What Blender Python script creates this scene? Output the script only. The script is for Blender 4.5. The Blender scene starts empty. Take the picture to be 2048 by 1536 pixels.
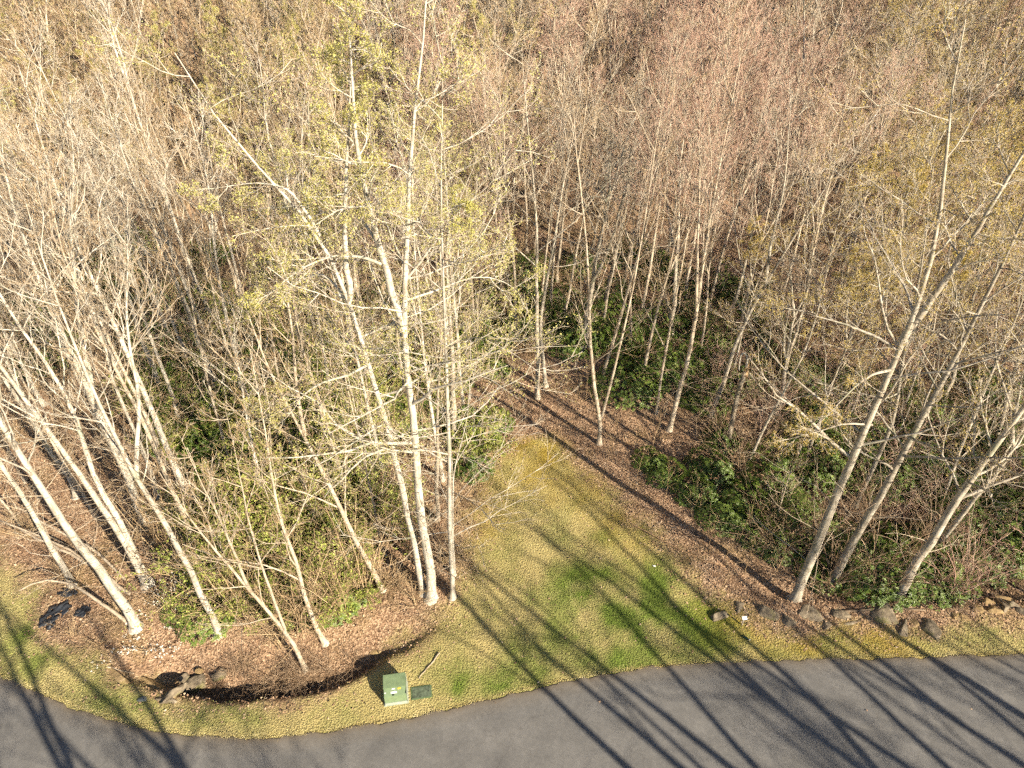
import bpy, bmesh, math, numpy as np
from mathutils import Vector

# ------------------------------------------------------------------ camera, sky, sun, exposure
SC = bpy.context.scene
COL = SC.collection
FPX, CAMH, PITCH = 1446.0, 28.0, math.radians(38.3)
cd = bpy.data.cameras.new('camera'); cam = bpy.data.objects.new('camera', cd); COL.objects.link(cam)
cd.sensor_width = 36.0; cd.lens = 36.0 * FPX / 2048.0; cd.clip_start = 0.5; cd.clip_end = 2000
cam.location = (0, 0, CAMH); cam.rotation_euler = (math.pi/2 - PITCH, 0, 0)
SC.camera = cam
SUN_EL, SUN_AZ = math.radians(28.5), math.radians(135)      # azimuth clockwise from +Y
w = bpy.data.worlds.new('World'); SC.world = w; w.use_nodes = True
nt = w.node_tree
sky = nt.nodes.new('ShaderNodeTexSky'); sky.sky_type = 'NISHITA'; sky.sun_disc = False
sky.sun_elevation = SUN_EL; sky.sun_rotation = SUN_AZ; sky.altitude = 700; sky.dust_density = 1.2
nt.links.new(sky.outputs[0], nt.nodes['Background'].inputs[0]); nt.nodes['Background'].inputs[1].default_value = 0.055
sd = bpy.data.lights.new('sun', 'SUN'); sd.energy = 5.0; sd.angle = math.radians(0.53); sd.color = (1.0, 0.87, 0.67)
sun = bpy.data.objects.new('sun', sd); COL.objects.link(sun)
sdir = Vector((math.sin(SUN_AZ)*math.cos(SUN_EL), math.cos(SUN_AZ)*math.cos(SUN_EL), math.sin(SUN_EL)))
sun.rotation_euler = (-sdir).to_track_quat('-Z', 'Y').to_euler(); sun.location = (30, -30, 40)
vs = SC.view_settings; vs.view_transform = 'Standard'; vs.look = 'None'; vs.exposure = 1.3; vs.gamma = 1.0
vs.use_curve_mapping = False
SC.render.engine = 'CYCLES'
SC.cycles.max_bounces = 4; SC.cycles.diffuse_bounces = 1; SC.cycles.glossy_bounces = 2
SC.cycles.transparent_max_bounces = 4; SC.cycles.use_denoising = False
SC.cycles.use_adaptive_sampling = True; SC.cycles.adaptive_threshold = 0.08; SC.cycles.adaptive_min_samples = 16
SC.cycles.debug_use_spatial_splits = True

RNG = np.random.default_rng(7)
def nrm(a): return a / np.maximum(np.linalg.norm(a, axis=-1, keepdims=True), 1e-9)
def sstep(a, b, x):
    t = np.clip((x - a) / (b - a), 0, 1); return t*t*(3-2*t)

# ------------------------------------------------------------------ numpy value noise
_perm = np.random.default_rng(3).random((256, 256))
def vnoise(x, y):
    xi = np.floor(x).astype(int); yi = np.floor(y).astype(int); fx = x-xi; fy = y-yi
    fx = fx*fx*(3-2*fx); fy = fy*fy*(3-2*fy)
    g = lambda a, b: _perm[a & 255, b & 255]
    return (g(xi,yi)*(1-fx)+g(xi+1,yi)*fx)*(1-fy) + (g(xi,yi+1)*(1-fx)+g(xi+1,yi+1)*fx)*fy
def fbm(x, y, o=4):
    s = 0; a = .5; x = np.asarray(x, float); y = np.asarray(y, float)
    for i in range(o):
        s = s + a*vnoise(x*2**i+17*i, y*2**i+31*i); a *= .5
    return s - 0.5*(1-.5**o)

# ------------------------------------------------------------------ terrain
DITCH = np.array([(-15.5,15.5),(-13.8,15.15),(-11.7,14.95),(-9.2,15.05),(-7.4,15.5),(-6.0,16.3),(-4.4,17.2),(-3.0,18.0)])
def ditch_d(x, y):
    yy = np.interp(x, DITCH[:,0], DITCH[:,1]) + .55*fbm(np.asarray(x)*.9, 0*np.asarray(x)+2, 4); return y - yy
def terrain(x, y):
    x = np.asarray(x, float); y = np.asarray(y, float)
    z = -1.6*sstep(37, 50, y)*(1-sstep(52, 80, y))
    sl = 0.17 + 0.15*sstep(5, -60, x) + 0.02*sstep(20, 70, x)
    q = np.maximum(y-58, 0); z = z + sl*q*q/(q+18)
    z = z + 0.10*np.maximum(-x-22, 0)*sstep(22, 45, y)
    # ditch beside the road, left
    d = ditch_d(x, y)
    amp = np.interp(x, [-17,-14.5,-12,-9,-6,-4.2,-2.6], [0,.7,1.3,.95,.5,.25,0])
    amp = amp*(1+1.1*fbm(x*.8+9, y*.8, 3))
    prof = np.where(d < 0, 0, np.where(d < .45, d/.45, np.clip(1-(d-.45)/2.4, 0, 1)))
    z = z - amp*prof
    z = z - 0.55*sstep(19.2, 20.4, y)*(1-sstep(24, 30, y))*sstep(9.5, 13, x)
    wd = sstep(17.5, 21, y)
    z = z + wd*0.5*fbm(x*.16, y*.16, 3) + 0.10*fbm(x*.5, y*.5, 3)*sstep(16.2, 18.5, y)
    z = z + sstep(40, 80, y)*3.0*fbm(x*.03+5, y*.03, 2)
    z = z + 0.25*np.exp(-((x-1.5)**2+(y-33)**2)/30.)
    z = z + 0.06*sstep(3, -4, y)*np.maximum(3-y, 0)*0
    return z
def P(px, py):
    """photo pixel -> point of the terrain that it shows"""
    a = (px-1024)/FPX; b = (768-py)/FPX
    d = np.array([a, math.cos(PITCH)+b*math.sin(PITCH), -math.sin(PITCH)+b*math.cos(PITCH)])
    t0 = 15.0; t = t0
    while t < 400:
        q = d*t; q[2] += CAMH
        if q[2] <= terrain(q[0], q[1]): break
        t += 0.5
    lo, hi = t-.5, t
    for _ in range(16):
        m = .5*(lo+hi); q = d*m; q[2] += CAMH
        if q[2] <= terrain(q[0], q[1]): hi = m
        else: lo = m
    q = d*hi; q[2] = float(terrain(q[0], q[1])) ; return q
def on_plane(px, py, Y):
    """photo pixel -> point of the upright plane at distance Y"""
    a = (px-1024)/FPX; b = (768-py)/FPX
    d = np.array([a, math.cos(PITCH)+b*math.sin(PITCH), -math.sin(PITCH)+b*math.cos(PITCH)])
    q = d*(Y/d[1]); q[2] += CAMH; return q
def project(p):
    x, y, z = p[...,0], p[...,1], p[...,2]-CAMH
    dep = y*math.cos(PITCH)-z*math.sin(PITCH); up = y*math.sin(PITCH)+z*math.cos(PITCH)
    return 1024+FPX*x/dep, 768-FPX*up/dep, dep
def resample(pts, n):
    pts = np.asarray(pts, float); s = np.r_[0, np.cumsum(np.linalg.norm(np.diff(pts, axis=0), axis=1))]
    t = np.linspace(0, s[-1], n); return np.stack([np.interp(t, s, pts[:,i]) for i in range(pts.shape[1])], 1)
def smooth_poly(pts, n, it=2):
    pts = np.asarray(pts, float)
    for _ in range(it):
        q = [pts[0]]
        for a, b in zip(pts[:-1], pts[1:]): q += [a*.75+b*.25, a*.25+b*.75]
        q.append(pts[-1]); pts = np.array(q)
    return resample(pts, n)

# ------------------------------------------------------------------ materials
def mat(name, rough=.85, spec=.2):
    m = bpy.data.materials.new(name); m.use_nodes = True
    b = m.node_tree.nodes['Principled BSDF']; b.inputs['Roughness'].default_value = rough
    b.inputs['Specular IOR Level'].default_value = spec
    return m, m.node_tree, b
def N(t, ty, **k):
    n = t.nodes.new(ty)
    for a, v in k.items(): setattr(n, a, v)
    return n
def ramp(t, fac, stops, interp='LINEAR'):
    r = N(t, 'ShaderNodeValToRGB'); e = r.color_ramp; e.interpolation = interp
    while len(e.elements) < len(stops): e.elements.new(0.5)
    for el, (p, c) in zip(e.elements, stops): el.position = p; el.color = (*c, 1)
    t.links.new(fac, r.inputs[0]); return r.outputs[0]
def noise(t, vec, scale, detail=3, rough=.55):
    n = N(t, 'ShaderNodeTexNoise'); n.inputs['Scale'].default_value = scale
    n.inputs['Detail'].default_value = detail; n.inputs['Roughness'].default_value = rough
    if vec is not None: t.links.new(vec, n.inputs['Vector'])
    return n.outputs[0]
def mapping(t, vec, sc):
    m = N(t, 'ShaderNodeMapping'); m.inputs['Scale'].default_value = sc; t.links.new(vec, m.inputs['Vector']); return m.outputs[0]
def mix(t, fac, a, b, mode='MIX'):
    m = N(t, 'ShaderNodeMix', data_type='RGBA', blend_type=mode)
    for s, v in ((0, fac), (6, a), (7, b)):
        if hasattr(v, 'is_linked'): t.links.new(v, m.inputs[s])
        else: m.inputs[s].default_value = v if s == 0 else (*v, 1)
    return m.outputs[2]
def math_(t, op, a, b=None, clamp=False):
    m = N(t, 'ShaderNodeMath', operation=op, use_clamp=clamp)
    for s, v in ((0, a), (1, b)):
        if v is None: continue
        if hasattr(v, 'is_linked'): t.links.new(v, m.inputs[s])
        else: m.inputs[s].default_value = v
    return m.outputs[0]
def attr(t, name): return N(t, 'ShaderNodeAttribute', attribute_name=name).outputs['Fac']
def bump(t, b, h, strength, dist):
    n = N(t, 'ShaderNodeBump'); n.inputs['Strength'].default_value = strength; n.inputs['Distance'].default_value = dist
    t.links.new(h, n.inputs['Height']); t.links.new(n.outputs[0], b.inputs['Normal'])
def objrand(t): return N(t, 'ShaderNodeObjectInfo').outputs['Random']
def objco(t): return N(t, 'ShaderNodeTexCoord').outputs['Object']

def bark(name, dark, base, pale, moss=None, band=0.0):
    m, t, b = mat(name, .9, .15)
    co = objco(t)
    n1 = noise(t, mapping(t, co, (9, 9, 1.6)), 1.0, 5, .65)
    c = ramp(t, n1, [(.30, dark), (.50, base), (.72, pale)])
    n2 = noise(t, co, 1.7, 3)
    c = mix(t, ramp(t, n2, [(.45, (0,0,0)), (.62, (1,1,1))]), c, mix(t, .6, c, pale))
    sc_ = noise(t, mapping(t, co, (2.2, 2.2, 15)), 1.0, 4, .7)
    c = mix(t, ramp(t, sc_, [(.55, (0,0,0)), (.63, (.75,.75,.75))]), c, dark)
    c = mix(t, ramp(t, noise(t, co, 6.0, 3), [(.62, (0,0,0)), (.70, (.6,.6,.6))]), c, tuple(q*.45 for q in dark))
    if moss: 
        n3 = noise(t, co, .9, 4)
        c = mix(t, ramp(t, n3, [(.56, (0,0,0)), (.68, (.7,.7,.7))]), c, moss)
    hs = N(t, 'ShaderNodeHueSaturation'); t.links.new(c, hs.inputs['Color'])
    t.links.new(math_(t, 'ADD', math_(t, 'MULTIPLY', objrand(t), .35), .82), hs.inputs['Value'])
    t.links.new(hs.outputs[0], b.inputs['Base Color'])
    bump(t, b, n1, .6, .03)
    return m
def twigmat(name, stops):
    m, t, b = mat(name, .8, .2)
    f = math_(t, 'ADD', math_(t, 'MULTIPLY', attr(t, 'v'), .75), math_(t, 'MULTIPLY', objrand(t), .25))
    t.links.new(ramp(t, f, stops), b.inputs['Base Color']); return m
def leafmat(name, stops, rough=.5, spec=.4, trans=.25):
    m, t, b = mat(name, rough, spec)
    f = math_(t, 'ADD', math_(t, 'MULTIPLY', attr(t, 'v'), .75), math_(t, 'MULTIPLY', objrand(t), .25))
    c = ramp(t, f, stops); t.links.new(c, b.inputs['Base Color'])
    if trans:
        tr = N(t, 'ShaderNodeBsdfTranslucent'); t.links.new(c, tr.inputs[0])
        mx = N(t, 'ShaderNodeMixShader'); mx.inputs[0].default_value = trans
        t.links.new(b.outputs[0], mx.inputs[1]); t.links.new(tr.outputs[0], mx.inputs[2])
        t.links.new(mx.outputs[0], t.nodes['Material Output'].inputs[0])
    return m
M = {}
M['bark_pale'] = bark('pale_bark', (.20,.165,.125), (.48,.435,.36), (.64,.595,.52), (.32,.33,.24))
M['bark_tan'] = bark('tan_bark', (.22,.17,.12), (.44,.365,.275), (.58,.51,.41))
M['bark_grey'] = bark('grey_bark', (.10,.08,.06), (.235,.195,.145), (.40,.35,.275), (.20,.205,.13))
M['bark_silver'] = bark('silver_bark', (.15,.125,.095), (.36,.315,.25), (.54,.49,.41), (.27,.275,.19))
M['bark_dark'] = bark('brown_bark', (.07,.05,.035), (.15,.11,.075), (.27,.21,.15), (.13,.14,.07))
M['twig_tan'] = twigmat('tan_twigs', [(0,(.24,.16,.09)), (.5,(.42,.30,.175)), (1,(.58,.46,.30))])
M['twig_red'] = twigmat('reddish_twigs', [(0,(.28,.155,.115)), (.5,(.47,.305,.23)), (1,(.64,.50,.40))])
M['twig_grey'] = twigmat('grey_twigs', [(0,(.25,.19,.135)), (.5,(.43,.345,.25)), (1,(.62,.55,.44))])
M['twig_brown'] = twigmat('brown_twigs', [(0,(.14,.09,.055)), (.5,(.28,.19,.12)), (1,(.47,.36,.25))])
M['leaf_lime'] = leafmat('young_lime_leaves', [(0,(.44,.42,.10)), (.5,(.63,.60,.20)), (1,(.76,.72,.40))], .6, .2, .45)
M['leaf_gold'] = leafmat('gold_leaf_buds', [(0,(.42,.32,.08)), (.5,(.62,.49,.15)), (1,(.74,.63,.29))], .6, .2, .45)
M['leaf_rhodo'] = leafmat('evergreen_leaves', [(0,(.035,.060,.012)), (.3,(.080,.130,.020)), (.7,(.15,.22,.035)), (1,(.30,.35,.08))], .40, .5, .12)
M['blossom'] = leafmat('white_blossom', [(0,(.70,.68,.58)), (1,(.85,.85,.82))], .6, .2, .2)
M['litter'] = leafmat('fallen_leaves', [(0,(.11,.062,.038)), (.3,(.27,.165,.105)), (.65,(.46,.32,.205)), (1,(.66,.525,.385))], .7, .2, 0)
def grassmat():
    m, t, b = mat('lawn_grass', .75, .2)
    v = attr(t, 'v'); g = attr(t, 'g')
    straw = ramp(t, v, [(0,(.37,.285,.115)), (.5,(.53,.445,.205)), (1,(.68,.595,.33))])
    green = ramp(t, v, [(0,(.10,.15,.02)), (.5,(.16,.235,.032)), (1,(.25,.32,.06))])
    t.links.new(mix(t, g, straw, green), b.inputs['Base Color']); return m
M['grass'] = grassmat()

def groundmat():
    m, t, b = mat('ground_soil_and_litter', .9, .15)
    co = objco(t)
    vo = N(t, 'ShaderNodeTexVoronoi'); vo.inputs['Scale'].default_value = 13; t.links.new(co, vo.inputs['Vector'])
    sep = N(t, 'ShaderNodeSeparateColor'); t.links.new(vo.outputs['Color'], sep.inputs[0])
    nb = noise(t, co, .8, 5, .6); nf = noise(t, co, 22, 4, .6)
    lf = math_(t, 'ADD', math_(t, 'MULTIPLY', sep.outputs[0], .6), math_(t, 'MULTIPLY', nb, .45))
    lit = ramp(t, lf, [(.1,(.12,.07,.042)), (.4,(.27,.17,.105)), (.7,(.42,.285,.185)), (.95,(.57,.43,.30))])
    lit = mix(t, ramp(t, noise(t, co, .33, 4), [(.52,(0,0,0)), (.68,(.6,.6,.6))]), lit, (.20,.15,.06))
    straw = ramp(t, nf, [(.25,(.22,.165,.065)), (.5,(.38,.315,.135)), (.75,(.52,.45,.22))])
    green = ramp(t, nf, [(.25,(.06,.09,.018)), (.5,(.12,.17,.03)), (.75,(.20,.25,.05))])
    lawn = mix(t, attr(t, 'green'), straw, green)
    moss = ramp(t, nf, [(.3,(.20,.135,.02)), (.7,(.40,.30,.06))])
    lawn = mix(t, attr(t, 'moss'), lawn, moss)
    c = mix(t, attr(t, 'lawn'), lit, lawn)
    c = mix(t, attr(t, 'soil'), c, ramp(t, nf, [(.3,(.05,.032,.02)), (.7,(.13,.085,.05))]))
    t.links.new(c, b.inputs['Base Color'])
    h = math_(t, 'ADD', math_(t, 'MULTIPLY', vo.outputs['Distance'], 1.0), nf)
    bump(t, b, h, .8, .06); return m
M['ground'] = groundmat()
def asphalt():
    m, t, b = mat('worn_asphalt', .88, .25)
    co = objco(t)
    n = noise(t, co, 60, 3, .7); n2 = noise(t, co, .7, 5, .6); n3 = noise(t, co, 7, 3)
    f = math_(t, 'ADD', math_(t, 'MULTIPLY', n, .5), math_(t, 'ADD', math_(t, 'MULTIPLY', n2, .35), math_(t, 'MULTIPLY', n3, .15)))
    c = ramp(t, f, [(.30,(.076,.075,.075)), (.5,(.138,.135,.132)), (.68,(.225,.218,.21))])
    vo = N(t, 'ShaderNodeTexVoronoi', feature='DISTANCE_TO_EDGE'); vo.inputs['Scale'].default_value = .22
    wob = N(t, 'ShaderNodeVectorMath', operation='ADD'); nn = N(t, 'ShaderNodeTexNoise'); nn.inputs['Scale'].default_value = 1.5
    t.links.new(co, nn.inputs['Vector']); t.links.new(co, wob.inputs[0]); t.links.new(nn.outputs['Color'], wob.inputs[1]); t.links.new(wob.outputs[0], vo.inputs['Vector'])
    c = mix(t, ramp(t, vo.outputs[0], [(.0,(.25,.25,.25)), (.006,(0,0,0))]), c, (.05,.045,.04))
    e = attr(t, 'edge')
    c = mix(t, e, c, (.19,.15,.10))
    t.links.new(c, b.inputs['Base Color']); bump(t, b, n, .35, .012); return m
M['asphalt'] = asphalt()
def rockmat(name, a, bb, c, mossc):
    m, t, b = mat(name, .9, .2)
    co = objco(t); n = noise(t, co, 3.5, 6, .65); n2 = noise(t, co, 1.4, 4)
    cc = ramp(t, n, [(.3, a), (.5, bb), (.7, c)])
    cc = mix(t, ramp(t, n2, [(.5,(0,0,0)), (.64,(.8,.8,.8))]), cc, mossc)
    t.links.new(cc, b.inputs['Base Color']); bump(t, b, n, .7, .06); return m
M['rock'] = rockmat('lichen_rock', (.09,.075,.055), (.19,.155,.11), (.32,.27,.20), (.16,.15,.05))
M['rock_tan'] = rockmat('tan_rock', (.18,.125,.06), (.32,.225,.115), (.44,.33,.19), (.24,.20,.07))
M['slate'] = rockmat('slate_rock', (.08,.09,.09), (.16,.18,.18), (.28,.31,.30), (.13,.14,.09))
def plain(name, col, rough=.5, spec=.5, metal=0, nz=.12, sc=6):
    m, t, b = mat(name, rough, spec); b.inputs['Metallic'].default_value = metal
    n = noise(t, objco(t), sc, 5, .65)
    lo = tuple(max(0, c*(1-2*nz)) for c in col); hi = tuple(min(1, c*(1+2*nz)) for c in col)
    t.links.new(ramp(t, n, [(.3, lo), (.7, hi)]), b.inputs['Base Color']); return m
M['green_paint'] = plain('green_painted_steel', (.17,.235,.13), .45, .4, 0, .07)
M['green_dark'] = plain('green_sunk_panel', (.10,.15,.075), .5, .4, 0, .08)
M['edge_grey'] = plain('grey_weathered_sill', (.34,.38,.31), .6, .3, 0, .1)
M['vault'] = plain('grey_green_polymer', (.085,.11,.075), .7, .3, 0, .3, 9)
M['white'] = plain('white_label', (.78,.78,.76), .5, .3, 0, .02)
M['yellow'] = plain('yellow_label', (.55,.42,.06), .5, .3, 0, .05)
M['dark_metal'] = plain('dark_metal', (.06,.06,.06), .5, .4, .5)
M['fabric'] = plain('black_ground_fabric', (.028,.032,.040), .45, .5, 0, .25, 4)
M['post'] = plain('weathered_post', (.33,.28,.22), .8, .2, 0, .2)
M['stick'] = plain('bleached_wood', (.40,.33,.25), .85, .2, 0, .2)
M['deadwood'] = plain('broken_wood', (.42,.27,.15), .85, .2, 0, .25)
M['bottle'] = plain('green_plastic', (.03,.07,.04), .3, .5)

# ------------------------------------------------------------------ mesh helpers
def mesh_np(name, V, faces, mats, v=None, smooth=False, extra=None):
    """faces: list of (array (m,k) of vertex ids, material index)"""
    me = bpy.data.meshes.new(name)
    V = np.ascontiguousarray(V, np.float32)
    me.vertices.add(len(V)); me.vertices.foreach_set('co', V.ravel())
    tot = sum(f.size for f, _ in faces); npol = sum(len(f) for f, _ in faces)
    me.loops.add(tot); me.polygons.add(npol)
    me.loops.foreach_set('vertex_index', np.concatenate([f.ravel() for f, _ in faces]).astype(np.int32))
    lens = np.concatenate([np.full(len(f), f.shape[1]) for f, _ in faces])
    me.polygons.foreach_set('loop_start', np.r_[0, np.cumsum(lens)[:-1]].astype(np.int32))
    me.polygons.foreach_set('material_index', np.concatenate([np.full(len(f), i) for f, i in faces]).astype(np.int32))
    if smooth: me.polygons.foreach_set('use_smooth', np.ones(npol, bool))
    for m in mats: me.materials.append(m)
    if v is not None: extra = dict(extra or {}, v=v)
    for k, a in (extra or {}).items():
        at = me.attributes.new(k, 'FLOAT', 'POINT'); at.data.foreach_set('value', np.ascontiguousarray(a, np.float32))
    me.update(calc_edges=True)
    return me
class Geo:
    def __init__(s): s.V = []; s.F = []; s.v = []; s.n = 0
    def add(s, V, F, v, mi=0):
        V = V.reshape(-1, 3); s.V.append(V); s.F.append((F+s.n, mi)); s.v.append(np.broadcast_to(v, (len(V),))); s.n += len(V)
    def tubes(s, Pt, R, sides, rng, mi=0, cap=False):
        n, k, _ = Pt.shape
        T = np.empty_like(Pt); T[:,1:-1] = Pt[:,2:]-Pt[:,:-2]; T[:,0] = Pt[:,1]-Pt[:,0]; T[:,-1] = Pt[:,-1]-Pt[:,-2]
        T = nrm(T)
        ref = nrm(rng.normal(size=(n,1,3))); tm = nrm(T.mean(1, keepdims=True))
        ref = nrm(np.cross(tm, ref))
        U = nrm(ref-(ref*T).sum(-1, keepdims=True)*T); W = np.cross(T, U)
        a = np.arange(sides)*2*np.pi/sides
        ring = U[:,:,None]*np.cos(a)[None,None,:,None]+W[:,:,None]*np.sin(a)[None,None,:,None]
        V = Pt[:,:,None]+ring*R[:,:,None,None]
        i = np.arange(n)[:,None,None]*k*sides; j = np.arange(k-1)[None,:,None]*sides; q = np.arange(sides)[None,None,:]; q2 = (q+1) % sides
        F = np.stack([i+j+q, i+j+q2, i+j+sides+q2, i+j+sides+q], -1).reshape(-1, 4)
        vv = np.repeat(rng.random(n), k*sides)
        s.add(V, F, vv, mi)
        if cap:
            top = (i[:,0,0][:,None]+(k-1)*sides+np.arange(sides)[None]); s.F.append((top+s.n-n*k*sides, mi))
    def quads(s, C, A, B, v, mi=0):
        """quads centred at C with half axes A, B"""
        V = np.stack([C-A, C+B*.8, C+A, C-B*.8], 1); n = len(C)
        s.add(V, np.arange(n*4).reshape(n, 4), np.repeat(v, 4), mi)
    def leaves(s, C, D, S, L, W, v, mi=0):
        """kite leaves from C along D, side S: two triangles folded along the midrib"""
        Nn = np.cross(D, S); L = L[:,None]; W = W[:,None]
        V = np.stack([C, C+D*L*.5+S*W+Nn*W*.35, C+D*L-Nn*L*.12, C+D*L*.5-S*W+Nn*W*.35], 1); n = len(C)
        b = np.arange(n)[:,None]*4
        F = np.concatenate([b+np.array([[0,1,2]]), b+np.array([[0,2,3]])])
        s.add(V, F, np.repeat(v, 4), mi)
    def mesh(s, name, mats, smooth=False):
        return mesh_np(name, np.concatenate(s.V), s.F, mats, np.concatenate(s.v), smooth)

def obj(name, data, parent=None, loc=None, rot=None, scale=None):
    o = bpy.data.objects.new(name, data); COL.objects.link(o)
    if parent is not None: o.parent = parent
    if loc is not None: o.location = loc
    if rot is not None: o.rotation_euler = rot
    if scale is not None: o.scale = scale
    return o
def tag(o, label, cat, group=None):
    o['label'] = label; o['category'] = cat
    if group: o['group'] = group
    return o
def struct(o): o['kind'] = 'structure'; return o
def stuff(o): o['kind'] = 'stuff'; return o

# ------------------------------------------------------------------ the ground
ROADPX = [(-500,1190),(-330,1230),(-160,1285),(0,1350),(130,1405),(250,1448),(430,1477),(560,1474),(700,1455),(850,1428),(1024,1385),(1150,1355),(1280,1336),(1400,1326),(1560,1318),(1800,1313),(2048,1308),(2400,1300),(2900,1290)]
def P0(px, py):
    a = (px-1024)/FPX; b = (768-py)/FPX
    d = np.array([a, math.cos(PITCH)+b*math.sin(PITCH), -math.sin(PITCH)+b*math.cos(PITCH)]); return (d*(-CAMH/d[2]))[:2]
ROAD = smooth_poly([P0(*p) for p in ROADPX], 500, 2)
LAWNPX = [(0,1140),(50,1170),(85,1260),(150,1300),(230,1345),(330,1405),(420,1420),(520,1412),(640,1395),(740,1345),(800,1300),(870,1230),(925,1190),(920,1120),(935,1050),(960,985),(990,925),(1035,885),(1100,880),(1150,905),(1190,965),(1250,1035),(1330,1105),(1400,1170),(1430,1200),(1480,1225),(1560,1250),(1650,1262),(1760,1270),(1900,1262),(2048,1240)]
LAWN = np.array([P0(*p) for p in LAWNPX])
LAWN = np.vstack([[(-60,30),(-26,22.3)], LAWN, [(40,18.5),(80,19),(80,-120),(-60,-120)]])
def inside(poly, x, y):
    c = np.zeros(x.shape, bool); n = len(poly)
    for i in range(n):
        x1, y1 = poly[i]; x2, y2 = poly[(i+1) % n]
        k = ((y1 > y) != (y2 > y)) & (x < (x2-x1)*(y-y1)/((y2-y1) if y2 != y1 else 1e-9)+x1)
        c ^= k
    return c
def sdist(poly, x, y, closed=True):
    d = np.full(x.shape, 1e9); n = len(poly)
    for i in range(n if closed else n-1):
        a = poly[i]; b = poly[(i+1) % n]; ab = b-a
        t = np.clip(((x-a[0])*ab[0]+(y-a[1])*ab[1])/max(ab@ab, 1e-9), 0, 1)
        d = np.minimum(d, np.hypot(x-a[0]-t*ab[0], y-a[1]-t*ab[1]))
    return np.where(inside(poly, x, y), d, -d) if closed else d
def road_north(x, y):           # >0 on the woods side of the road edge
    return y-np.interp(x, ROAD[:,0], ROAD[:,1])
def lawn_mask(x, y):
    s = sdist(LAWN, x, y) + 2.0*fbm(x*.55, y*.55, 4) + 1.2*fbm(x*2.6, y*2.6, 3)
    return np.clip(s/1.3+.5, 0, 1)
GREENS = [(1260,1230,3.8,1.),(1400,1270,3.2,1.),(1150,1180,2.0,.55),(1290,1170,2.4,.4),(1000,1370,1.2,.6),(930,1370,.9,.6),(1060,1330,1.6,.5),(1180,1080,2.2,.3),(1650,1290,2.0,.45),(60,1280,2.6,.5),(1900,1290,2.5,.3),(400,1440,3.,.35),(200,1400,2.,.35),(1450,1240,2.2,.55)]
def green_mask(x, y):
    g = 0*x
    for px, py, r, a in GREENS:
        c = P0(px, py); g = np.maximum(g, a*np.exp(-((x-c[0])**2+(y-c[1])**2)/(r*r)))
    return np.clip(.06 + g*.85 + 2.2*fbm(x*.9+3, y*.9, 4)*(.35+g) + 0.5*fbm(x*4, y*4, 2), 0, 1)
MOSS = [(1100,895,2.6,.8),(1150,965,2.2,.65),(1060,940,2.0,.5),(975,1000,1.4,.8),(1040,890,1.5,.9),(1260,1060,1.8,.7),(960,1060,1.2,.6),(1500,1230,2.,.6),(1620,1250,2.2,.7),(1750,1268,2,.6)]
def moss_mask(x, y):
    g = 0*x
    for px, py, r, a in MOSS:
        c = P0(px, py); g = np.maximum(g, a*np.exp(-((x-c[0])**2+(y-c[1])**2)/(r*r)))
    return np.clip(g*(1+2.2*fbm(x*1.1, y*1.1, 4)), 0, 1)

def axis(pieces):
    out = []
    for a, b, n in pieces: out.append(np.linspace(a, b, n, endpoint=False))
    return np.r_[np.concatenate(out), pieces[-1][1]]
gx = axis([(-420,-110,14),(-110,-34,38),(-34,34,290),(34,110,38),(110,420,14)])
gy = axis([(-160,-30,10),(-30,11,18),(11,37,150),(37,60,60),(60,170,60),(170,420,14)])
X, Y = np.meshgrid(gx, gy); Z = terrain(X, Y)
nx, ny = len(gx), len(gy)
ii = (np.arange(ny-1)[:,None]*nx+np.arange(nx-1)[None]).reshape(-1)
F = np.stack([ii, ii+1, ii+nx+1, ii+nx], 1)
xf, yf = X.ravel(), Y.ravel()
lm = lawn_mask(xf, yf); gm = green_mask(xf, yf); mm = moss_mask(xf, yf)
dd = ditch_d(xf, yf)
soil = np.clip(np.interp(xf, [-15,-13,-9,-6,-4],[0,1,1,.7,0])*np.where((dd>-.12)&(dd<1.1),1,0),0,1)*.8
soil = np.maximum(soil, .75*sstep(12,20,xf)*sstep(19.3,20.5,yf)*(1-sstep(24,32,yf)))
me = mesh_np('ground', np.stack([X, Y, Z], -1).reshape(-1, 3), [(F, 0)], [M['ground']], None, True, dict(lawn=lm, green=gm, moss=mm, soil=soil))
struct(obj('ground', me))

# road: sheet with a slightly ragged, rounded edge
n = len(ROAD); tang = nrm(np.gradient(ROAD, axis=0)); nor = np.stack([tang[:,1], -tang[:,0]], 1)   # towards the camera side
s_ = np.arange(n)
cols = np.array([-.01, 0.03, .10, .3, .8, 1.6, 2.6, 3.6, 4.6, 5.6, 6.2, 6.6, 6.75, 6.8]); hz = np.array([-.05, .010, .028, .034, .045, .06, .07, .075, .07, .06, .045, .034, .02, -.05])
jag = .28*fbm(s_*.35, s_*0., 4)+.25*fbm(s_*.05, s_*0+4., 3)
V = []
for c, h in zip(cols, hz):
    off = c + jag*math.exp(-c*1.5)
    V.append(np.c_[ROAD+nor*off[:,None], np.full(n, h)])
V = np.stack(V, 1); k = len(cols)
ii = (np.arange(n-1)[:,None]*k+np.arange(k-1)[None]).reshape(-1)
ed = np.tile(np.clip(1-(cols-.03)/.4, 0, 1)*.8, n)
struct(obj('road', mesh_np('road', V.reshape(-1,3), [(np.stack([ii, ii+1, ii+k+1, ii+k], 1), 0)], [M['asphalt']], None, True, dict(edge=ed))))

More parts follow.
